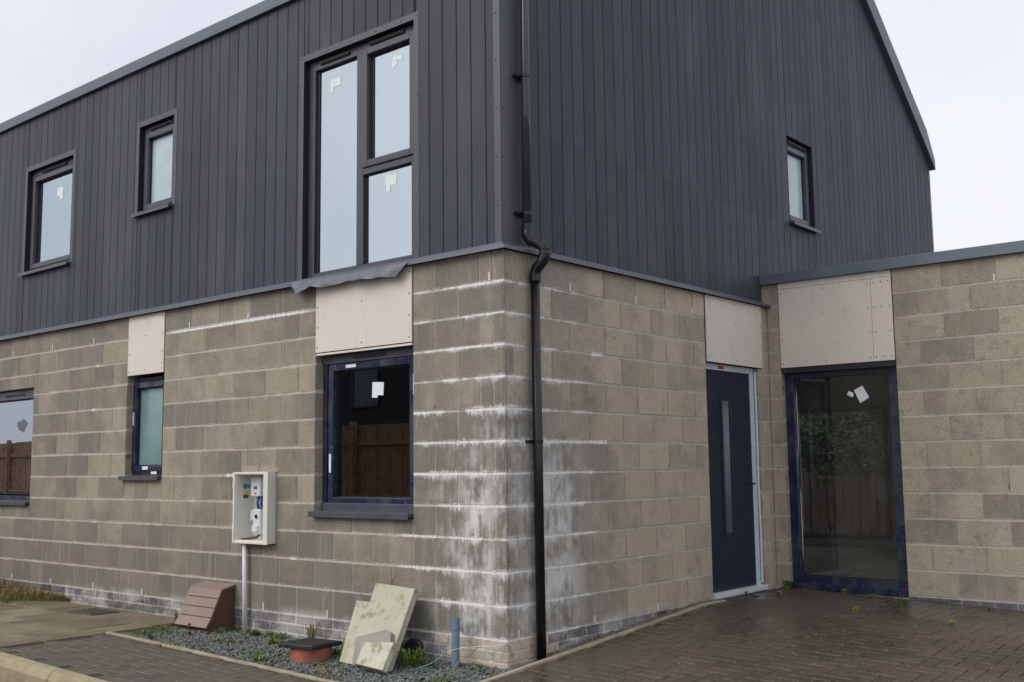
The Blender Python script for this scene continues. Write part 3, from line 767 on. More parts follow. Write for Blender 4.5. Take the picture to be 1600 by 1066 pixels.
# verge trim down the gable, with the little flat return at the eaves
vt = .285
P = lambda y, z: (.018, y, z)
e0 = WID-.30; zl = lambda y: EAVE-.045+RISE*(WID-y); zf = lambda y: EAVE-.03+FRISE*y
part('verge_trim', MB().prism([P(YRG, zl(YRG)), P(e0+.02, zl(e0+.02)), P(WID+.06, EAVE-.11), P(WID+.06, EAVE+.03), P(e0+.10, zl(e0+.10)+vt), P(YRG, zl(YRG)+vt)], (-.10, 0, 0)), 'roof_metal', rf, bevel=.004)
part('verge_trim', MB().prism([P(.012, fz), P(YRG-.001, zf(YRG)), P(YRG-.001, zl(YRG)+vt), P(.20, fz+.30), P(.012, fz+.112)], (-.10, 0, 0)), 'roof_metal', rf, bevel=.004)
# remaining shell of the house, out of sight, keeps the rooms dark
rear = core(-9.3, -.08, -.3, EAVE+.1, [(-2.10, -.70, .12, 1.95)], 8.80, 9.06); part('rear_wall', rear, 'plaster', house)
part('end_wall', MB().box(-9.3, -9.02, .27, 8.79, -.3, EAVE), 'dark_void', house)
wb = MB(); wb.box(-.26, -.005, 8.2, 8.79, -.3, 2.69); part('pier', wb, 'plaster', house)
part('floor_slab', MB().box(-9.0, -.262, .265, 8.79, -.2, .02), 'screed', house)
part('floor_slab', MB().box(-9.0, -.30, .305, 8.79, 2.50, 2.71), 'plaster', house)
part('partition', MB().box(-2.65, -.262, 3.6, 3.7, .021, 2.499), 'plaster', house)
part('partition', MB().box(-2.75, -2.651, .262, 8.79, .021, 2.499), 'plaster', house)
part('partition', MB().box(-9.0, -.31, 3.6, 3.7, 2.712, EAVE), 'plaster', house)
part('ceiling', MB().box(-9.0, -.31, .31, 3.59, 5.10, 5.18), 'plaster', house)

# ---------------------------------------------------------------- windows
def quadbox(pts, y, th=.0015):
    return MB().prism([(a, y, b) for a, b in pts], (0, th, 0))
def window(parent, frame, u0, u1, z0, z1, yf, lights, fmat, gmat, ft=.062, fb=.062, vents=(), mull=(), gy=.035):
    """outer frame ring with mullions; lights: (u0,u1,z0,z1,opening sash?)"""
    m = MB(); m.ring(u0, u1, yf, yf+.07, z0, z1, ft, fb)
    for a in mull: m.box(*a[:2], yf+.001, yf+.069, *a[2:])
    wdw = part('window', m, fmat, parent, frame, bevel=.004)
    for a, b, c, d, sash in lights:
        if sash:
            part('sash', MB().ring(a, b, yf-.014, yf+.05, c, d, .058), fmat, wdw, frame, bevel=.006)
            a, b, c, d = a+.058, b-.058, c+.058, d-.058
        part('gasket', MB().ring(a-.003, b+.003, yf+gy-.012, yf+gy+.004, c-.003, d+.003, .012), 'black_flashing', wdw, frame)
        part('glass_pane', MB().box(a+.004, b-.004, yf+gy, yf+gy+.004, c+.004, d-.004), gmat, wdw, frame)
    for a, b, zc in vents:
        vm = MB(); vm.box(a, b, yf-.016, yf-.0005, zc-.014, zc+.014); vm.box(a+.012, b-.012, yf-.022, yf-.0165, zc-.006, zc+.004)
        part('trickle_vent', vm, 'black_flashing', wdw, frame, bevel=.003)
    return wdw
def sill(wdw, frame, u0, u1, z, y0, y1, mat='sill_grey', th=.022):
    m = MB(); m.prism([(u0, y0, z-.008), (u0, y0, z-.008+th), (u0, y1, z+.012+th*.4), (u0, y1, z-.008)], (u1-u0, 0, 0)); m.box(u0+.001, u1-.001, y0-.006, y0-.0005, z-.022, z+th-.008)
    part('window_sill', m, mat, wdw, frame, bevel=.002)
def sticker(wdw, frame, pts, y): part('sticker', quadbox(pts, y), 'paper_white', wdw, frame)
def reveal(parent, frame, o, y0=CB+.002, y1=.18, w_=.052, bottom=True):
    """black folded lining of an opening in the cladding, with a flat trim round it"""
    a, b, c, d = o; m = MB(); t = .003
    m.box(a, a+t, y0, y1, c, d); m.box(b-t, b, y0, y1, c, d); m.box(a+t, b-t, y0, y1, d-t, d)
    ln = part('reveal_lining', m, 'black_flashing', parent, frame)
    m = MB(); f = CB-.003
    m.box(a-w_, a+.002, f, CB-.0005, c, d+w_); m.box(b-.002, b+w_, f, CB-.0005, c, d+w_); m.box(a+.0022, b-.0022, f, CB-.0005, d-.002, d+w_)
    tr = part('surround_trim', m, 'trim_grey', parent, frame)
    m = MB(); z = c+.12
    while z < d: m.blob((a-w_/2, f-.0005, z), .006); m.blob((b+w_/2, f-.0005, z), .006); z += .40
    u = a
    while u < b: m.blob((u, f-.0005, d+w_/2), .006); u += .3
    m.blob((a-w_/2, f-.0005, d+w_/2), .006); m.blob((b+w_/2, f-.0005, d+w_/2), .006)
    part('rivets', m, 'flashing_grey', tr, frame)
# big upper window over the drip
o = opUA[0]; reveal(house, FA, (o[0], o[1], ZB-.002, o[3]), y1=.18)
YU = .105
wb_ = window(house, FA, -2.281, -.938, 2.742, 4.662, YU,
    [(-2.178, -1.665, 2.805, 4.585, False), (-1.585, -.975, 3.60, 4.605, True), (-1.585, -1.0, 2.805, 3.545, False)], 'frame_anthracite', 'glass_coated', ft=.085,
    vents=[(-2.12, -1.75, 4.625), (-1.50, -1.10, 4.632)], mull=[(-1.665, -1.585, 2.8045, 4.58), (-1.5848, -1.0, 3.545, 3.60)])
sticker(wb_, FA, [(-2.034, 4.472), (-1.904, 4.472), (-1.903, 4.395), (-1.996, 4.396), (-1.995, 4.354), (-2.033, 4.354)], .1375)
sticker(wb_, FA, [(-1.254, 4.485), (-1.154, 4.462), (-1.159, 4.423), (-1.225, 4.432), (-1.214, 4.405), (-1.259, 4.378), (-1.284, 4.411)], .1375)
sticker(wb_, FA, [(-1.352, 3.52), (-1.219, 3.508), (-1.227, 3.41), (-1.294, 3.415), (-1.297, 3.363), (-1.34, 3.368), (-1.34, 3.423), (-1.357, 3.434)], .1375)
# small upper window
o = opUA[1]; reveal(house, FA, o)
wm_ = window(house, FA, o[0]+.001, o[1]-.001, o[2]-.005, o[3]-.004, YU, [(o[0]+.035, o[1]-.035, o[2]+.042, o[3]-.07, True)], 'frame_anthracite', 'glass_obscure_pale', vents=[(o[0]+.12, o[1]-.06, o[3]-.035)])
sill(wm_, FA, o[0]-.05, o[1]+.01, o[2]-.012, .005, YU)
# left upper window
o = opUA[2]; reveal(house, FA, o)
wl_ = window(house, FA, o[0]+.001, o[1]-.001, o[2]-.005, o[3]-.004, YU, [(o[0]+.045, o[1]-.045, o[2]+.05, o[3]-.075, True)], 'frame_anthracite', 'glass_coated', vents=[(o[0]+.25, o[1]-.25, o[3]-.038)])
sill(wl_, FA, o[0]-.05, o[1]+.01, o[2]-.012, .005, YU)
sticker(wl_, FA, [(-6.753, 4.374), (-6.626, 4.363), (-6.632, 4.225), (-6.694, 4.224), (-6.698, 4.268), (-6.772, 4.289)], .1375)
# upper window in the gable
o = opUB[0]
m = MB(); t = .003; m.box(o[0], o[0]+t, CB+.002, .2, o[2], o[3]); m.box(o[1]-t, o[1], CB+.002, .2, o[2], o[3]); m.box(o[0]+t, o[1]-t, CB+.002, .2, o[3]-t, o[3]); part('reveal_lining', m, 'black_flashing', house, FB)
wg_ = window(house, FB, o[0]+.001, o[1]-.001, o[2]-.005, o[3]-.004, YU, [(o[0]+.035, o[1]-.035, o[2]+.042, o[3]-.08, True)], 'frame_anthracite', 'glass_obscure_pale', vents=[(o[0]+.1, o[1]-.06, o[3]-.04)])
sill(wg_, FB, o[0]-.01, o[1]+.03, o[2]-.014, .0, YU)
# ground floor: right window of the front wall
w3 = window(house, FA, -2.05, -.905, .828, 2.085, .085, [(-1.955, -.955, .885, 2.015, True)], 'taped_frame', 'glass_mid', vents=[(-1.66, -1.27, 2.052)])
part('head_profile', MB().box(-2.05, -.908, .07, .0845, 2.02, 2.087), 'frame_anthracite', w3, FA)
sill(w3, FA, -2.05, -.907, .812, -.045, .085, th=.03)
part('sill_upstand', MB().box(-2.05, -.91, .068, .0845, .832, .90), 'sill_grey', w3, FA, bevel=.004)
sticker(w3, FA, [(-1.477, 1.848), (-1.346, 1.84), (-1.351, 1.738), (-1.419, 1.741), (-1.419, 1.721), (-1.481, 1.725)], .1175)
for a, b, c, d in ((-1.74, -1.62, 1.975, 2.0), (-1.938, -1.915, 1.14, 1.29), (-.972, -.957, 1.72, 1.88)):
    part('tape_label', MB().box(a, b, .0695, .0705, c, d), 'paper_white', w3, FA)
# ground floor: narrow window
w2 = window(house, FA, -4.965, -4.268, 1.125, 2.085, .085, [(-4.925, -4.335, 1.165, 2.04, True)], 'taped_frame', 'glass_obscure_teal', vents=[(-4.80, -4.40, 2.063)])
sill(w2, FA, -4.955, -4.27, 1.105, -.04, .085, th=.028)
for a, b, c, d in ((-4.922, -4.89, 1.62, 1.75), (-4.33, -4.31, 1.45, 1.60), (-4.72, -4.62, 1.185, 1.215), (-4.56, -4.46, 1.14, 1.165)):
    part('tape_label', MB().box(a, b, .0695, .0705, c, d), 'paper_white', w2, FA)
# ground floor: left window, runs out of frame
w1 = window(house, FA, XL+.2, -6.858, .85, 2.095, .085, [(XL+.27, -6.925, .93, 1.995, False)], 'taped_frame', 'glass_front', vents=[(-7.70, -7.20, 2.045)])
part('head_profile', MB().box(XL+.2, -6.86, .07, .0845, 2.0, 2.094), 'frame_anthracite', w1, FA)
sill(w1, FA, XL+.2, -6.86, .835, -.04, .085, th=.028)
part('smudge', quadbox([(-7.34+.12*math.cos(a)*(1+.25*math.sin(3*a)), 1.70+.07*math.sin(a)*(1+.2*math.cos(5*a))) for a in [i*.628 for i in range(10)]], .1182, .0012), 'film_grey', w1, FA)
# tall window of the wing
wc = window(ext, FC, .11, 1.252, .012, 2.085, .07, [(.232, 1.176, .112, 2.015, False)], 'taped_frame', 'glass_clear', ft=.105, fb=.10)
part('head_profile', MB().box(.137, 1.249, .0, .06, 2.035, 2.082), 'black_flashing', wc, FC)
part('threshold', MB().box(.137, 1.249, .0, .068, -.012, .05), 'taped_frame', wc, FC, bevel=.004)
sticker(wc, FC, [(.806, 1.842), (.891, 1.88), (.949, 1.767), (.861, 1.719)], .1025)
sticker(wc, FC, [(.755, 1.839), (.804, 1.814), (.791, 1.775), (.737, 1.804)], .1025)
part('mastic_bead', MB().tube([(.2335, .098, .13), (.236, .096, .6), (.233, .098, 1.1), (.2355, .096, 1.6), (.2335, .098, 1.98)], .005, 6), 'white_pvc', wc, FC)
# rear window seen through the wing
wr = window(house, IDM, -2.10, -.70, .12, 1.95, 8.82, [(-2.03, -.77, .19, 1.88, False)], 'frame_anthracite', 'glass_clear')
for a in (-1.62, -1.22): part('tape_label', MB().box(a, a+.07, 8.852, 8.853, .22, .30), 'cable_blue', wr)

# door: leaf, slim light, white frame
door = part('door', MB().box(2.79, 3.665, .055, .10, .045, 2.020), 'door_navy', house, FB, bevel=.004)
m = MB(); m.box(2.752, 2.786, .045, .11, .03, 2.084); m.box(3.669, 3.742, .045, .11, .03, 2.084); m.box(2.786, 3.669, .045, .11, 2.024, 2.084)
part('door_frame', m, 'frame_white', door, FB, bevel=.006)
m = MB(); m.ring(3.09, 3.285, .045, .0545, .515, 1.79, .035); part('glazing_bead', m, 'door_navy', door, FB, bevel=.006)
part('glass_pane', MB().box(3.128, 3.247, .0525, .0545, .553, 1.752), 'glass_door', door, FB)
part('handle', MB().tube([(3.63, .054, .985), (3.63, .012, .985), (3.60, .008, .985), (3.55, .008, .985)], .009, 8), 'black_plastic', door, FB)
part('threshold', MB().box(2.775, 3.742, -.03, .11, .0, .042), 'white_pvc', door, FB, bevel=.005)
part('red_label', MB().box(3.06, 3.16, .0435, .0448, 2.038, 2.068), 'red_label', door, FB)
part('packing_foam', MB().tube([(3.737, .03, .06), (3.741, .028, .5), (3.736, .031, 1.0), (3.742, .029, 1.5), (3.738, .03, 2.05)], .010, 6), 'white_pvc', door, FB)
part('frame_reveal', MB().box(2.7652, 3.7498, .112, .26, .03, 2.09), 'dark_void', door, FB)

# torn membrane hanging under the big window
m = MB(); top = [(-2.33, 2.712), (-2.20, 2.722), (-1.98, 2.712), (-1.60, 2.707), (-1.25, 2.706), (-.90, 2.712)]
bot = [(-2.27, 2.690), (-2.20, 2.618), (-1.98, 2.640), (-1.62, 2.634), (-1.30, 2.636), (-1.02, 2.606)]
N = 40
def lerp_list(L, t):
    q = t*(len(L)-1); i = min(int(q), len(L)-2); f = q-i; return tuple(L[i][k]*(1-f)+L[i+1][k]*f for k in range(2))
for i in range(N+1):
    t = i/N; a = lerp_list(top, t); b = lerp_list(bot, t)
    for j in range(5):
        s_ = j/4; u = a[0]*(1-s_)+b[0]*s_; z = a[1]*(1-s_)+b[1]*s_ + (.007*math.sin(i*.55)+.004*math.sin(i*1.3))*s_
        y = -.056 - .030*s_ - .010*math.sin(i*.4+j*.5)*s_ - .006*math.sin(i*.9)*s_*s_
        m.v.append((u, y, z))
for i in range(N):
    for j in range(4):
        k = i*5+j; m.f.append((k, k+5, k+6, k+1))
mf = part('membrane_flap', m, 'film_grey', house); sm_ = mf.modifiers.new('thick', 'SOLIDIFY'); sm_.thickness = .002

# ---------------------------------------------------------------- downpipe
PY = .262
dpipe = empty('downpipe', (.06, .29, -.15)); tag(dpipe, 'black round rainwater downpipe running down the side wall near the corner', 'downpipe')
part('pipe', MB().tube([(.012, PY-.006, 2.86), (.012, PY-.004, 4.0), (.012, PY, 6.2)], .034, 16), 'pipe_shiny', dpipe, smooth=True)
part('pipe', MB().tube([(.052, .300, -.155), (.052, .287, 2.50)], .034, 16), 'pipe_black', dpipe, smooth=True)
bend = [(.012, PY-.006, 2.89), (.012, PY-.006, 2.83), (.030, PY+.003, 2.795), (.085, PY+.026, 2.768), (.122, PY+.040, 2.738), (.134, PY+.044, 2.700), (.130, PY+.042, 2.662), (.108, PY+.034, 2.622), (.068, PY+.027, 2.585), (.054, PY+.025, 2.55), (.052, PY+.025, 2.49)]
part('swan_neck', MB().tube(bend, [.041]*11, 16), 'pipe_black', dpipe, smooth=True)
def ringz(x, y, z, r, h, nm='socket'): part(nm, MB().tube([(x, y, z-h/2), (x, y, z+h/2)], r, 16), 'pipe_black', dpipe, bevel=.002)
for x, y, z, r, h in ((.012, PY-.006, 2.885, .042, .05), (.133, PY+.044, 2.718, .046, .012), (.133, PY+.044, 2.682, .046, .012), (.053, PY+.025, 2.515, .042, .05)): ringz(x, y, z, r, h)
for x, y, z in ((.012, PY-.005, 2.99), (.012, PY-.003, 4.02), (.052, .293, 1.345)):
    ringz(x, y, z, .039, .026, 'clip')
    part('bracket', MB().box(-.049 if z > 2.7 else .001, x-.02, y-.078, y+.078, z-.010, z+.010), 'pipe_black', dpipe, bevel=.002)

# ---------------------------------------------------------------- electricity meter box and conduit
mbx = empty('meter_box', (-2.76, 0, .54)); tag(mbx, 'open cream electricity meter box with no door on the block wall', 'meter box')
u0, u1, z0, z1, yf, yb = -3.005, -2.535, .555, 1.148, -.075, .13
m = MB(); t = .022
m.box(u0, u0+t, yf, yb, z0, z1); m.box(u1-t, u1, yf, yb, z0, z1); m.box(u0+t, u1-t, yf, yb, z1-t, z1); m.box(u0+t, u1-t, yf, yb, z0, z0+t)
part('box_shell', m, 'box_cream', mbx, bevel=.004)
part('back_panel', MB().box(u0+t, u1-t, yb-.03, yb-.001, z0+t, z1-t), 'box_cream', mbx)
m = MB(); m.box(u1-.055, u1+.006, yf-.012, yf-.001, z0-.004, z1+.004); m.box(u0-.006, u0+.016, yf-.012, yf-.001, z0-.004, z1+.004); m.box(u0+.0165, u1-.0555, yf-.012, yf-.001, z1-.016, z1+.004); m.box(u0+.0165, u1-.0555, yf-.012, yf-.001, z0-.004, z0+.016)
part('front_lip', m, 'box_cream', mbx, bevel=.003)
for z in (.66, 1.02): part('hinge', MB().box(u0-.014, u0-.0065, yf-.010, yf+.01, z, z+.045), 'box_cream', mbx)
bk = yb-.031
mt = part('meter', MB().box(-2.895, -2.765, bk-.085, bk, .945, 1.105), 'meter_white', mbx, bevel=.006)
part('display', MB().box(-2.855, -2.805, bk-.0865, bk-.0855, 1.005, 1.030), 'film_grey', mt); part('button', MB().box(-2.845, -2.815, bk-.089, bk-.0855, .965, .975), 'film_grey', mt)
co = part('cut_out', MB().box(-2.875, -2.775, bk-.075, bk, .625, .835), 'meter_white', mbx, bevel=.006)
part('fuse_carrier', MB().box(-2.865, -2.790, bk-.095, bk-.0755, .645, .70), 'meter_white', co, bevel=.004)
part('seal', MB().tube([(-2.825, bk-.0755, .775), (-2.825, bk-.084, .775)], .016, 12), 'black_plastic', co)
part('isolator', MB().box(-2.935, -2.885, bk-.06, bk, .735, .825), 'meter_white', mbx, bevel=.005)
part('side_block', MB().box(-2.765, -2.715, bk-.05, bk, .66, .83), 'meter_white', mbx, bevel=.005)
for i, (x, mt_) in enumerate(((-2.85, 'cable_brown'), (-2.825, 'cable_blue'), (-2.80, 'cable_blue'), (-2.775, 'cable_brown'), (-2.755, 'cable_blue'))):
    part('cable', MB().tube([(x, bk-.04, .95), (x+.006*(-1)**i, bk-.055, .89), (x+.004, bk-.04, .83)], .008, 6), mt_, mbx)
part('cable', MB().tube([(-2.825, bk-.04, .63), (-2.84, bk-.05, .60), (-2.90, bk-.08, .588), (-2.965, bk-.12, .577)], .011, 8), 'cable_brown', mbx)
m = MB(); ly = u0+t+.001
part('safety_sticker', MB().box(ly, ly+.001, .0, .055, .955, .985), 'sticker_yellow', mbx); part('safety_sticker', MB().box(ly, ly+.001, .0, .055, .928, .9545), 'sticker_navy', mbx)
m = MB(); m.tube([(ly, .018, 1.03), (ly+.0012, .018, 1.03)], .024, 14); m.box(ly, ly+.001, .0425, .07, 1.015, 1.042); part('round_sticker', m, 'sticker_blue', mbx)
part('mortar_patch', MB().box(-3.0, -2.50, -.004, .03, 1.150, 1.205), 'block_mortar', mbx)
cd = part('conduit', MB().tube([(-2.895, -.040, .553), (-2.885, -.040, .2), (-2.872, -.042, -.20)], .0205, 14), 'white_pvc', smooth=True)
tag(cd, 'white plastic conduit dropping from meter box to gravel', 'conduit')

# ---------------------------------------------------------------- gas meter box
gb = empty('gas_meter_box', (-3.28, -.12, -.19)); tag(gb, 'brown plastic gas meter box with sloping ribbed lid against the wall', 'gas box')
gx0, gx1 = -3.53, -3.065
prof = [(-.002, -.22), (-.002, .185), (-.135, .150), (-.175, .060), (-.245, -.08), (-.255, -.22)]
part('body', MB().prism([(gx0+.012, y, z) for y, z in prof], (gx1-gx0-.024, 0, 0)), 'gas_body', gb, bevel=.006)
lid = [(.0, .196), (-.140, .165), (-.182, .065), (-.232, -.04), (-.262, -.105), (-.292, -.140)]
lg = None
segs = [((-.002, .198), (-.060, .186)), ((-.062, .186), (-.142, .166))]
pts = [(-.144, .165), (-.178, .090), (-.212, .015), (-.246, -.062), (-.298, -.142)]
segs += list(zip(pts[:-1], pts[1:]))
for k, ((ya, za), (yb_, zb_)) in enumerate(segs):
    d_ = Vector((0, yb_-ya, zb_-za)); nrm = Vector((0, -d_.z, d_.y)).normalized()
    if nrm.y > 0: nrm = -nrm
    if nrm.z < 0: nrm = -nrm
    e = d_.normalized()*.0025
    a = Vector((gx0, ya, za))+e; b = Vector((gx0, yb_, zb_))-e
    part('lid_panel', MB().prism([a, b, b-nrm*.014, a-nrm*.014], (gx1-gx0, 0, 0)), 'gas_lid', gb, bevel=.003)
part('lid_rim', MB().prism([(gx1-.012, y+.008, z-.008) for y, z in [(-.002, .198), (-.142, .166), (-.178, .090), (-.246, -.062), (-.298, -.142)]]+[(gx1-.012, y+.030, z-.024) for y, z in [(-.298, -.142), (-.246, -.062), (-.178, .090), (-.142, .160), (-.032, .185)]], (.010, 0, 0)), 'gas_body', gb)
part('latch', MB().box(-3.315, -3.295, -.300, -.285, -.150, -.120), 'gas_body', gb)

# ---------------------------------------------------------------- inspection chamber
ch = empty('inspection_chamber', (-1.53, -.43, -.20)); tag(ch, 'orange plastic inspection chamber with square black lid in the gravel', 'drain chamber')
part('riser', MB().tube([(-1.53, -.43, -.24), (-1.53, -.43, -.118)], .150, 32), 'chamber_orange', ch, bevel=.006)
LM = Matrix.Translation((-1.53, -.435, 0)) @ Matrix.Rotation(R(9), 4, 'Z') @ Matrix.Rotation(R(-1.5), 4, 'X')
part('lid', MB().box(-.165, .165, -.165, .165, -.120, -.088), 'black_plastic', ch, LM, bevel=.006)
m = MB()
for i in range(7): m.box(-.15+.045*i, -.13+.045*i, -.14, .14, -.0885, -.0865)
part('lid_ribs', m, 'black_plastic', ch, LM)

# ---------------------------------------------------------------- broken slabs leaning on the wall
P0 = Vector((0, -.46, -.21)); E_ = Vector((0, .36, .55)).normalized(); NV = Vector((0, -.55, .36)).normalized()
def lean(name, outline, off, th, label, mat='broken_slab'):
    pts = [Vector((x, 0, 0)) + P0 + E_*s + NV*off for x, s in outline]
    m = MB().prism(pts, -NV*th)
    o = part(name, m, mat, bevel=.003); tag(o, label, 'paving slab', 'broken slabs leaning on the wall'); return o
lean('broken_slab', [(-1.188, .643), (-.767, .624), (-.700, .0), (-1.197, .02), (-1.304, .49), (-1.157, .49)][::-1], .0, .055, 'large lichen stained broken paving slab with a notched corner leaning on the wall')
lean('broken_slab', [(-1.081, .196), (-.83, .278), (-.770, .268), (-.728, .189), (-.925, .175), (-.967, .10), (-.947, .0), (-1.009, .01)][::-1], .046, .040, 'grey wedge shaped slab fragment sandwiched between two larger slab pieces', 'broken_slab_grey')
lean('broken_slab', [(-.925, .149), (-.643, .177), (-.634, -.025), (-.909, -.01)][::-1], .098, .048, 'small square cut slab piece at the front of the leaning slabs')
cap = part('plastic_cap', MB().tube([(-.84, -.055, -.135), (-.835, -.080, -.128), (-.832, -.092, -.125)], [.085, .085, .070], 20), 'black_plastic')
tag(cap, 'round black plastic cap lying against the plinth behind the slabs', 'pipe cap')

# ---------------------------------------------------------------- blue duct with wires
bp = empty('blue_duct', (-.36, -.11, -.2)); tag(bp, 'short blue plastic duct sticking up out of the gravel', 'duct')
m = MB().tube([(-.365, -.125, -.235), (-.372, -.115, -.05), (-.385, -.098, .135)], .0285, 18, cap=False); m2 = MB().tube([(-.385, -.098, .135), (-.372, -.115, -.02)], .024, 18, cap=False)
pp = part('pipe', m, 'pipe_blue', bp, smooth=True); part('bore', m2, 'dark_void', pp)
part('band', MB().tube([(-.3783, -.1065, .052), (-.3786, -.1061, .057)], .0288, 18), 'sticker_navy', pp)
wr_ = part('wire', MB().tube([(-.412, -.132, .10), (-.414, -.140, .0), (-.42, -.155, -.07), (-.44, -.19, -.12), (-.49, -.25, -.165), (-.56, -.29, -.195)], .003, 6), 'wire_green'); tag(wr_, 'thin pale green wire curling from blue duct into gravel', 'wire')
wr2 = part('wire', MB().tube([(-.57, -.05, -.105), (-.48, -.13, -.105), (-.41, -.152, -.09), (-.36, -.15, -.072), (-.30, -.10, -.055), (-.05, -.02, -.03), (.0, -.012, -.015)], .0018, 6), 'weep_white'); tag(wr2, 'thin white wire looped across the front of the blue duct', 'wire')
tw = part('dry_stalk', MB().tube([(-.28, -.26, -.20), (-.27, -.20, -.14), (-.25, -.10, -.10), (-.24, -.04, -.06)], .0035, 5), 'leaf_dry'); tag(tw, 'pale dry stalk rising from gravel right of the blue duct', 'stalk')

# manhole cover in the flags
mh = empty('manhole_cover', (-4.86, -.29, -.142)); tag(mh, 'dark rectangular iron manhole cover set in the tan flags', 'manhole cover')
part('plate', MB().box(-5.09, -4.66, -.44, -.16, -.16, -.134), 'manhole_iron', mh, bevel=.004)
m = MB()
for i in range(8):
    for j in range(5): m.box(-5.06+.05*i, -5.035+.05*i, -.42+.05*j, -.39+.05*j, -.1345, -.1315)
part('tread_studs', m, 'manhole_iron', mh)

# ---------------------------------------------------------------- weeds and grass
def tuft(name, x, y, z, n, h, spread, mat, label, cat='weed', group=None, broad=False):
    m = MB()
    for _ in range(n):
        a = rnd.uniform(0, 6.283); L = h*rnd.uniform(.5, 1.1); r = spread*rnd.uniform(.25, 1); bw = L*(.12 if broad else .03)+.0012
        bx, by = x+rnd.uniform(-.25, .25)*spread, y+rnd.uniform(-.25, .25)*spread; k = len(m.v); dx, dy = math.cos(a), math.sin(a); px, py = -dy, dx
        prof = ((0, 0, .5), (.35, .55, 1), (.75, .92, .8), (1.0, .86 if not broad else .98, .05))
        for f, hh, ww in prof:
            cx, cy, cz = bx+dx*r*f, by+dy*r*f, z+L*hh
            m.v += [(cx-px*bw*ww, cy-py*bw*ww, cz), (cx+px*bw*ww, cy+py*bw*ww, cz)]
        m.f += [(k+2*i, k+2*i+1, k+2*i+3, k+2*i+2) for i in range(3)]
    o = part(name, m, mat); tag(o, label, cat, group); return o
gzz = z_gravel
tuft('weed', -2.62, -.12, gzz(-2.62, -.12), 60, .07, .11, 'leaf_green', 'green weeds growing at the foot of the wall right of the conduit', 'weed', 'weeds along the wall')
tuft('weed', -2.33, -.11, gzz(-2.3, -.1), 45, .05, .12, 'leaf_weed', 'low bright green weeds between conduit and orange chamber', 'weed', 'weeds along the wall')
tuft('weed', -2.98, -.22, gzz(-3, -.2), 40, .05, .10, 'leaf_green', 'small green weeds between gas box and conduit', 'weed', 'weeds along the wall')
tuft('dry_plant', -1.93, -.10, gzz(-1.9, -.1), 26, .16, .07, 'leaf_dry', 'dry brown plant stalks behind the left edge of the orange chamber', 'dead plant', 'weeds along the wall')
tuft('dry_plant', -1.42, -.14, gzz(-1.4, -.1), 34, .14, .12, 'leaf_dry', 'dry brown plant between chamber lid and leaning slabs', 'dead plant', 'weeds along the wall')
tuft('grass_clump', -.70, -.24, gzz(-.7, -.24), 80, .13, .17, 'leaf_weed', 'bright green grass clump beside the leaning slabs', 'grass', 'weeds along the wall')
tuft('grass_clump', -.58, -.20, gzz(-.6, -.2), 40, .07, .13, 'leaf_green', 'dark green grass clump left of the blue duct', 'grass', 'weeds along the wall')
tuft('weed', -.20, -.42, gzz(-.2, -.42), 40, .035, .12, 'leaf_weed', 'low green weeds in gravel in front of the blue duct', 'weed', 'weeds along the wall')
tuft('weed', -1.15, -.58, gzz(-1.15, -.58), 35, .04, .09, 'leaf_green', 'small weeds in gravel at the foot of the notched slab', 'weed', 'weeds along the wall')
tuft('weed', -3.48, -.42, gzz(-3.45, -.4), 60, .05, .16, 'leaf_weed', 'green weeds beside the flag edge left of the gas box', 'weed', 'weeds along the wall')
tuft('weed', -3.35, -.62, gzz(-3.35, -.6), 50, .035, .18, 'leaf_green', 'mossy weeds in the gravel corner by flags and edging', 'weed', 'weeds along the wall')
tuft('dry_plant', -3.56, -.26, -.15, 8, .13, .06, 'leaf_dry', 'few pale dry stalks at the left foot of the gas box', 'dead plant', 'weeds along the wall')
def blades(m, x, y, z, n, h, spread):
    for _ in range(n):
        a = rnd.uniform(0, 6.283); L = h*rnd.uniform(.4, 1.1); r = spread*rnd.uniform(.2, 1); bw = L*.09+.001; k = len(m.v)
        bx, by = x+rnd.uniform(-.5, .5)*spread, min(-.008, y+rnd.uniform(-.5, .5)*spread); dx, dy = math.cos(a), math.sin(a)
        for f, hh, ww in ((0, 0, .6), (.5, .7, 1), (1.0, .9, .1)):
            cx, cy, cz = bx+dx*r*f, min(-.004, by+dy*r*f), z+L*hh; m.v += [(cx+dy*bw*ww, cy-dx*bw*ww, cz), (cx-dy*bw*ww, cy+dx*bw*ww, cz)]
        m.f += [(k, k+1, k+3, k+2), (k+2, k+3, k+5, k+4)]
for mat_, cnt, lab in (('leaf_green', 34, 'tiny dark green weeds and moss sprouting through the slate gravel'), ('leaf_weed', 22, 'tiny bright green seedlings scattered over the slate gravel'), ('leaf_dry', 16, 'dry brown leaf litter caught in the slate gravel')):
    m = MB()
    for i in range(cnt):
        x = rnd.uniform(-3.55, .05); y = -rnd.choice((.02, .04, .08, .25, .45, .65, .78))*rnd.uniform(.8, 1.2)
        if -1.75 < x < -1.3 and y < -.25: continue
        blades(m, x, y, z_gravel(x, y)-.004, rnd.randint(12, 40), rnd.uniform(.015, .055), rnd.uniform(.03, .12))
    tag(part('ground_cover', m, mat_, kind='stuff'), lab, 'weeds')
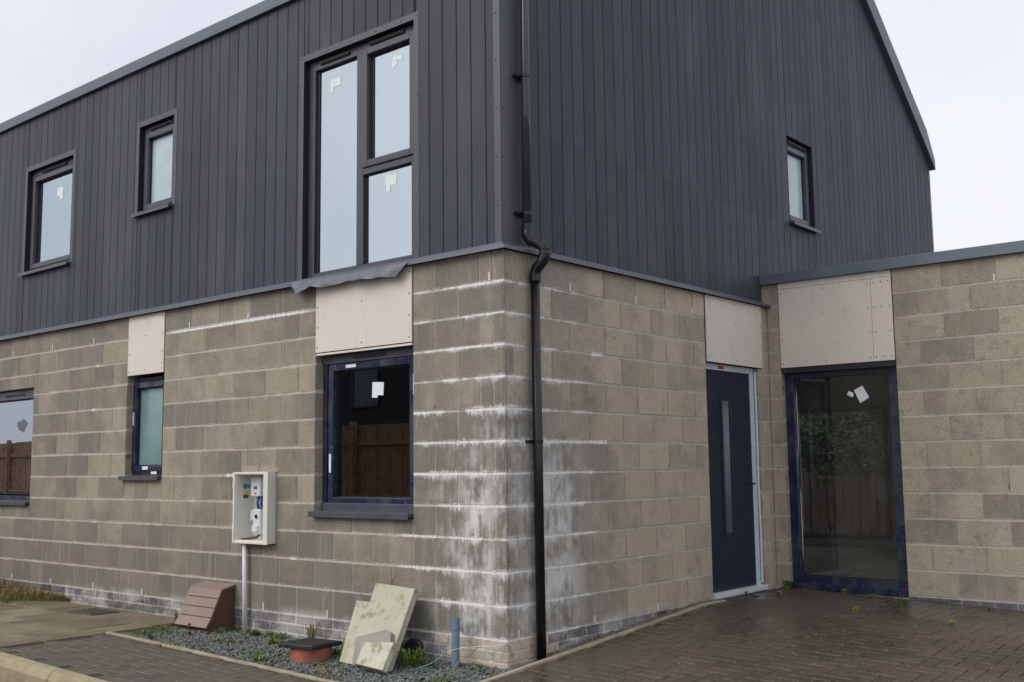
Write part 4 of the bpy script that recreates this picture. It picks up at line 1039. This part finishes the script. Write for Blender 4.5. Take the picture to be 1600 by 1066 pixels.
# dead grass bank at the left end
m = MB()
for _ in range(3800):
    x = -9.0+rnd.random()**.8*3.1; ymax = .62*min(1, (-5.85-x)/1.1); 
    if ymax <= 0: continue
    y = -rnd.uniform(.02, ymax); a = rnd.uniform(0, 6.283); L = rnd.uniform(.04, .16)*(.4+min(1, (-5.8-x)/1.2)); r = L*rnd.uniform(.3, 1.2); k = len(m.v)
    for f, hh, ww in ((0, 0, 1), (.5, .75, .8), (1, .85, .1)):
        cx, cy, cz = x+math.cos(a)*r*f, min(y+math.sin(a)*r*f, -.008), -.15+L*hh; q = .0028*ww
        m.v += [(cx-math.sin(a)*q, cy+math.cos(a)*q, cz), (cx+math.sin(a)*q, cy-math.cos(a)*q, cz)]
    m.f += [(k, k+1, k+3, k+2), (k+2, k+3, k+5, k+4)]
tag(part('dead_grass', m, 'leaf_dry', kind='stuff'), 'straggly dead brown grass at the far left foot of the wall', 'grass')
m = MB()
for _ in range(900):
    x = -8.6+rnd.random()*2.4; y = -rnd.uniform(.03, .5); a = rnd.uniform(0, 6.283); L = rnd.uniform(.03, .07); k = len(m.v); r = L*.7
    for f, hh, ww in ((0, 0, 1), (1, .9, .15)):
        cx, cy, cz = x+math.cos(a)*r*f, min(y+math.sin(a)*r*f, -.008), -.148+L*hh; q = .004*ww
        m.v += [(cx-math.sin(a)*q, cy+math.cos(a)*q, cz), (cx+math.sin(a)*q, cy-math.cos(a)*q, cz)]
    m.f.append((k, k+1, k+3, k+2))
tag(part('green_grass', m, 'leaf_green', kind='stuff'), 'green grass showing through the dead grass by the flags', 'grass')
for x, y, n, h, lab in ((.15, 3.88, 50, .07, 'green weed clump at the foot of the tall window frame on its left'), (.72, 3.86, 24, .05, 'small green weed below the middle of the tall window'),
        (1.33, 3.62, 28, .06, 'leafy green weed on the paving below the right corner of the tall window'), (.36, 3.30, 22, .045, 'small yellowish weed on the paving in front of the door'),
        (.08, 3.20, 18, .035, 'tiny weed on the paving just outside the door threshold'), (1.22, 2.90, 18, .04, 'small pale weed alone in the middle of the paving'),
        (1.98, 3.78, 16, .035, 'tiny green weed by the plinth of the wing wall'), (2.02, 2.76, 22, .035, 'flat green weed on the paving towards the right edge'), (1.02, 3.78, 18, .04, 'tiny weed by the right part of the tall window sill')):
    tuft('paving_weed', x, y, z_drive(x, y), n, h, h*1.1, 'leaf_weed', lab, 'weed', 'weeds on the paving', True)

# ---------------------------------------------------------------- beyond: fences, opposite house, trees (seen in and through the glass)
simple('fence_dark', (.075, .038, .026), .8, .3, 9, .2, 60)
def fence(name, x0, x1, y, zb, zt, label, back=False, mat='fence_timber'):
    f = empty(name, ((x0+x1)/2, y, zb)); tag(f, label, 'fence')
    bm = MB().box(-.066, .066, -.010, .010, zb, zt).mesh('fence_board'); bm.materials.append(MAT[mat])
    n_ = int((x1-x0)/.15)
    for i in range(n_): link('fence_board', bm, f, Matrix.Translation((x0+.15*i, y+.012*(i % 2), rnd.uniform(-.01, .01))))
    for z in (zb+.3, (zb+zt)/2, zt-.35): part('rail', MB().box(x0, x1, y-.055 if not back else y+.025, y-.012+.0 if not back else y+.065, z, z+.07), mat, f)
    for i in range(int((x1-x0)/1.8)+1): part('fence_post', MB().box(x0+1.8*i-.05, x0+1.8*i+.05, y+.03, y+.13, zb, zt+.06), mat, f)
fence('timber_fence', -36, -2, -6.4, -.5, 1.90, 'brown timber fence across the road mirrored in the ground floor windows', True)
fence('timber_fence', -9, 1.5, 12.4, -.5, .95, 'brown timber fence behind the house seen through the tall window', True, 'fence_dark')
oh = empty('neighbour_house', (-19, -17, -.5)); tag(oh, 'dark clad neighbouring house mirrored in the right ground floor window', 'house')
part('wall', MB().box(-25, -13.5, -22, -16, -.5, 5.2), 'far_wall_dark', oh)
rm = MB().prism([(-25.3, -15.7, 5.15), (-25.3, -22.3, 5.15), (-25.3, -19, 7.0)], (12.1, 0, 0)); part('roof', rm, 'far_roof', oh)
for a in (-23.5, -20.0, -16.5):
    ww = part('window', MB().ring(a, a+1.2, -15.99, -15.93, 3.0, 4.4, .08), 'frame_anthracite', oh); part('glass_pane', MB().box(a+.081, a+1.119, -15.985, -15.96, 3.081, 4.319), 'glass_door', ww)
part('door', MB().box(-18.6, -17.6, -15.99, -15.94, -.4, 1.7), 'door_navy', oh)
def tree(x, y, zb, h, cr_, label, seed):
    rr = random.Random(seed); t = empty('tree', (x, y, zb)); tag(t, label, 'tree', 'trees behind the house')
    m = MB().tube([(x, y, zb), (x+.1, y, zb+h*.3), (x-.05, y+.1, zb+h*.65), (x+.05, y, zb+h*.9)], [.13, .10, .06, .02], 8); limbs = []
    for i in range(7):
        a = rr.uniform(0, 6.28); z = zb+h*rr.uniform(.15, .6); e = (x+math.cos(a)*cr_*.7, y+math.sin(a)*cr_*.7, z+h*rr.uniform(.1, .3)); limbs.append(e)
        m.tube([(x, y, z), ((x+e[0])/2, (y+e[1])/2, (z+e[2])/2+.1), e], [.05, .035, .012], 6)
    part('trunk', m, 'bark', t)
    c = MB()
    for i in range(110):
        a = rr.uniform(0, 6.28); q = cr_*math.sqrt(rr.random()); cz = zb+h*rr.uniform(.12, 1.0); s_ = .3+.7*math.sin(math.pi*min(1, (cz-zb)/h)*.85); cx, cy = x+math.cos(a)*q*s_, y+math.sin(a)*q*s_
        for _ in range(150):
            p_ = Vector((cx+rr.gauss(0, .22), cy+rr.gauss(0, .22), cz+rr.gauss(0, .18))); d1 = Vector((rr.gauss(0, 1), rr.gauss(0, 1), rr.gauss(0, .6))).normalized()*.05; d2 = d1.orthogonal().normalized()*.024; k = len(c.v)
            c.v += [tuple(p_-d1), tuple(p_+d2), tuple(p_+d1), tuple(p_-d2)]; c.f.append((k, k+1, k+2, k+3))
    part('crown', c, 'leaf_dark', t)
for i, (x, y, h, c_, lab) in enumerate(((-4.6, 14.2, 3.5, 1.5, 'dark leafy tree behind the house, leftmost seen through the tall window'), (-2.9, 13.9, 3.7, 1.6, 'dark bushy tree behind the fence in the middle of the tall window'), (-1.2, 14.2, 3.5, 1.6, 'dark leafy tree behind the fence towards the right of the tall window'), (-3.4, 16.2, 4.3, 2.2, 'tall dark tree farthest back behind the rear fence'), (-5.6, 15.8, 3.6, 1.9, 'dark shrub like tree behind the leftmost tree in the tall window'), (-2.2, 15.6, 3.4, 1.9, 'dark shrub like tree between the two right trees behind the fence'), (.3, 15.4, 3.4, 1.9, 'dark shrub like tree at the far right behind the rear fence'))):
    tree(x, y, -.5, h, c_, lab, 40+i)
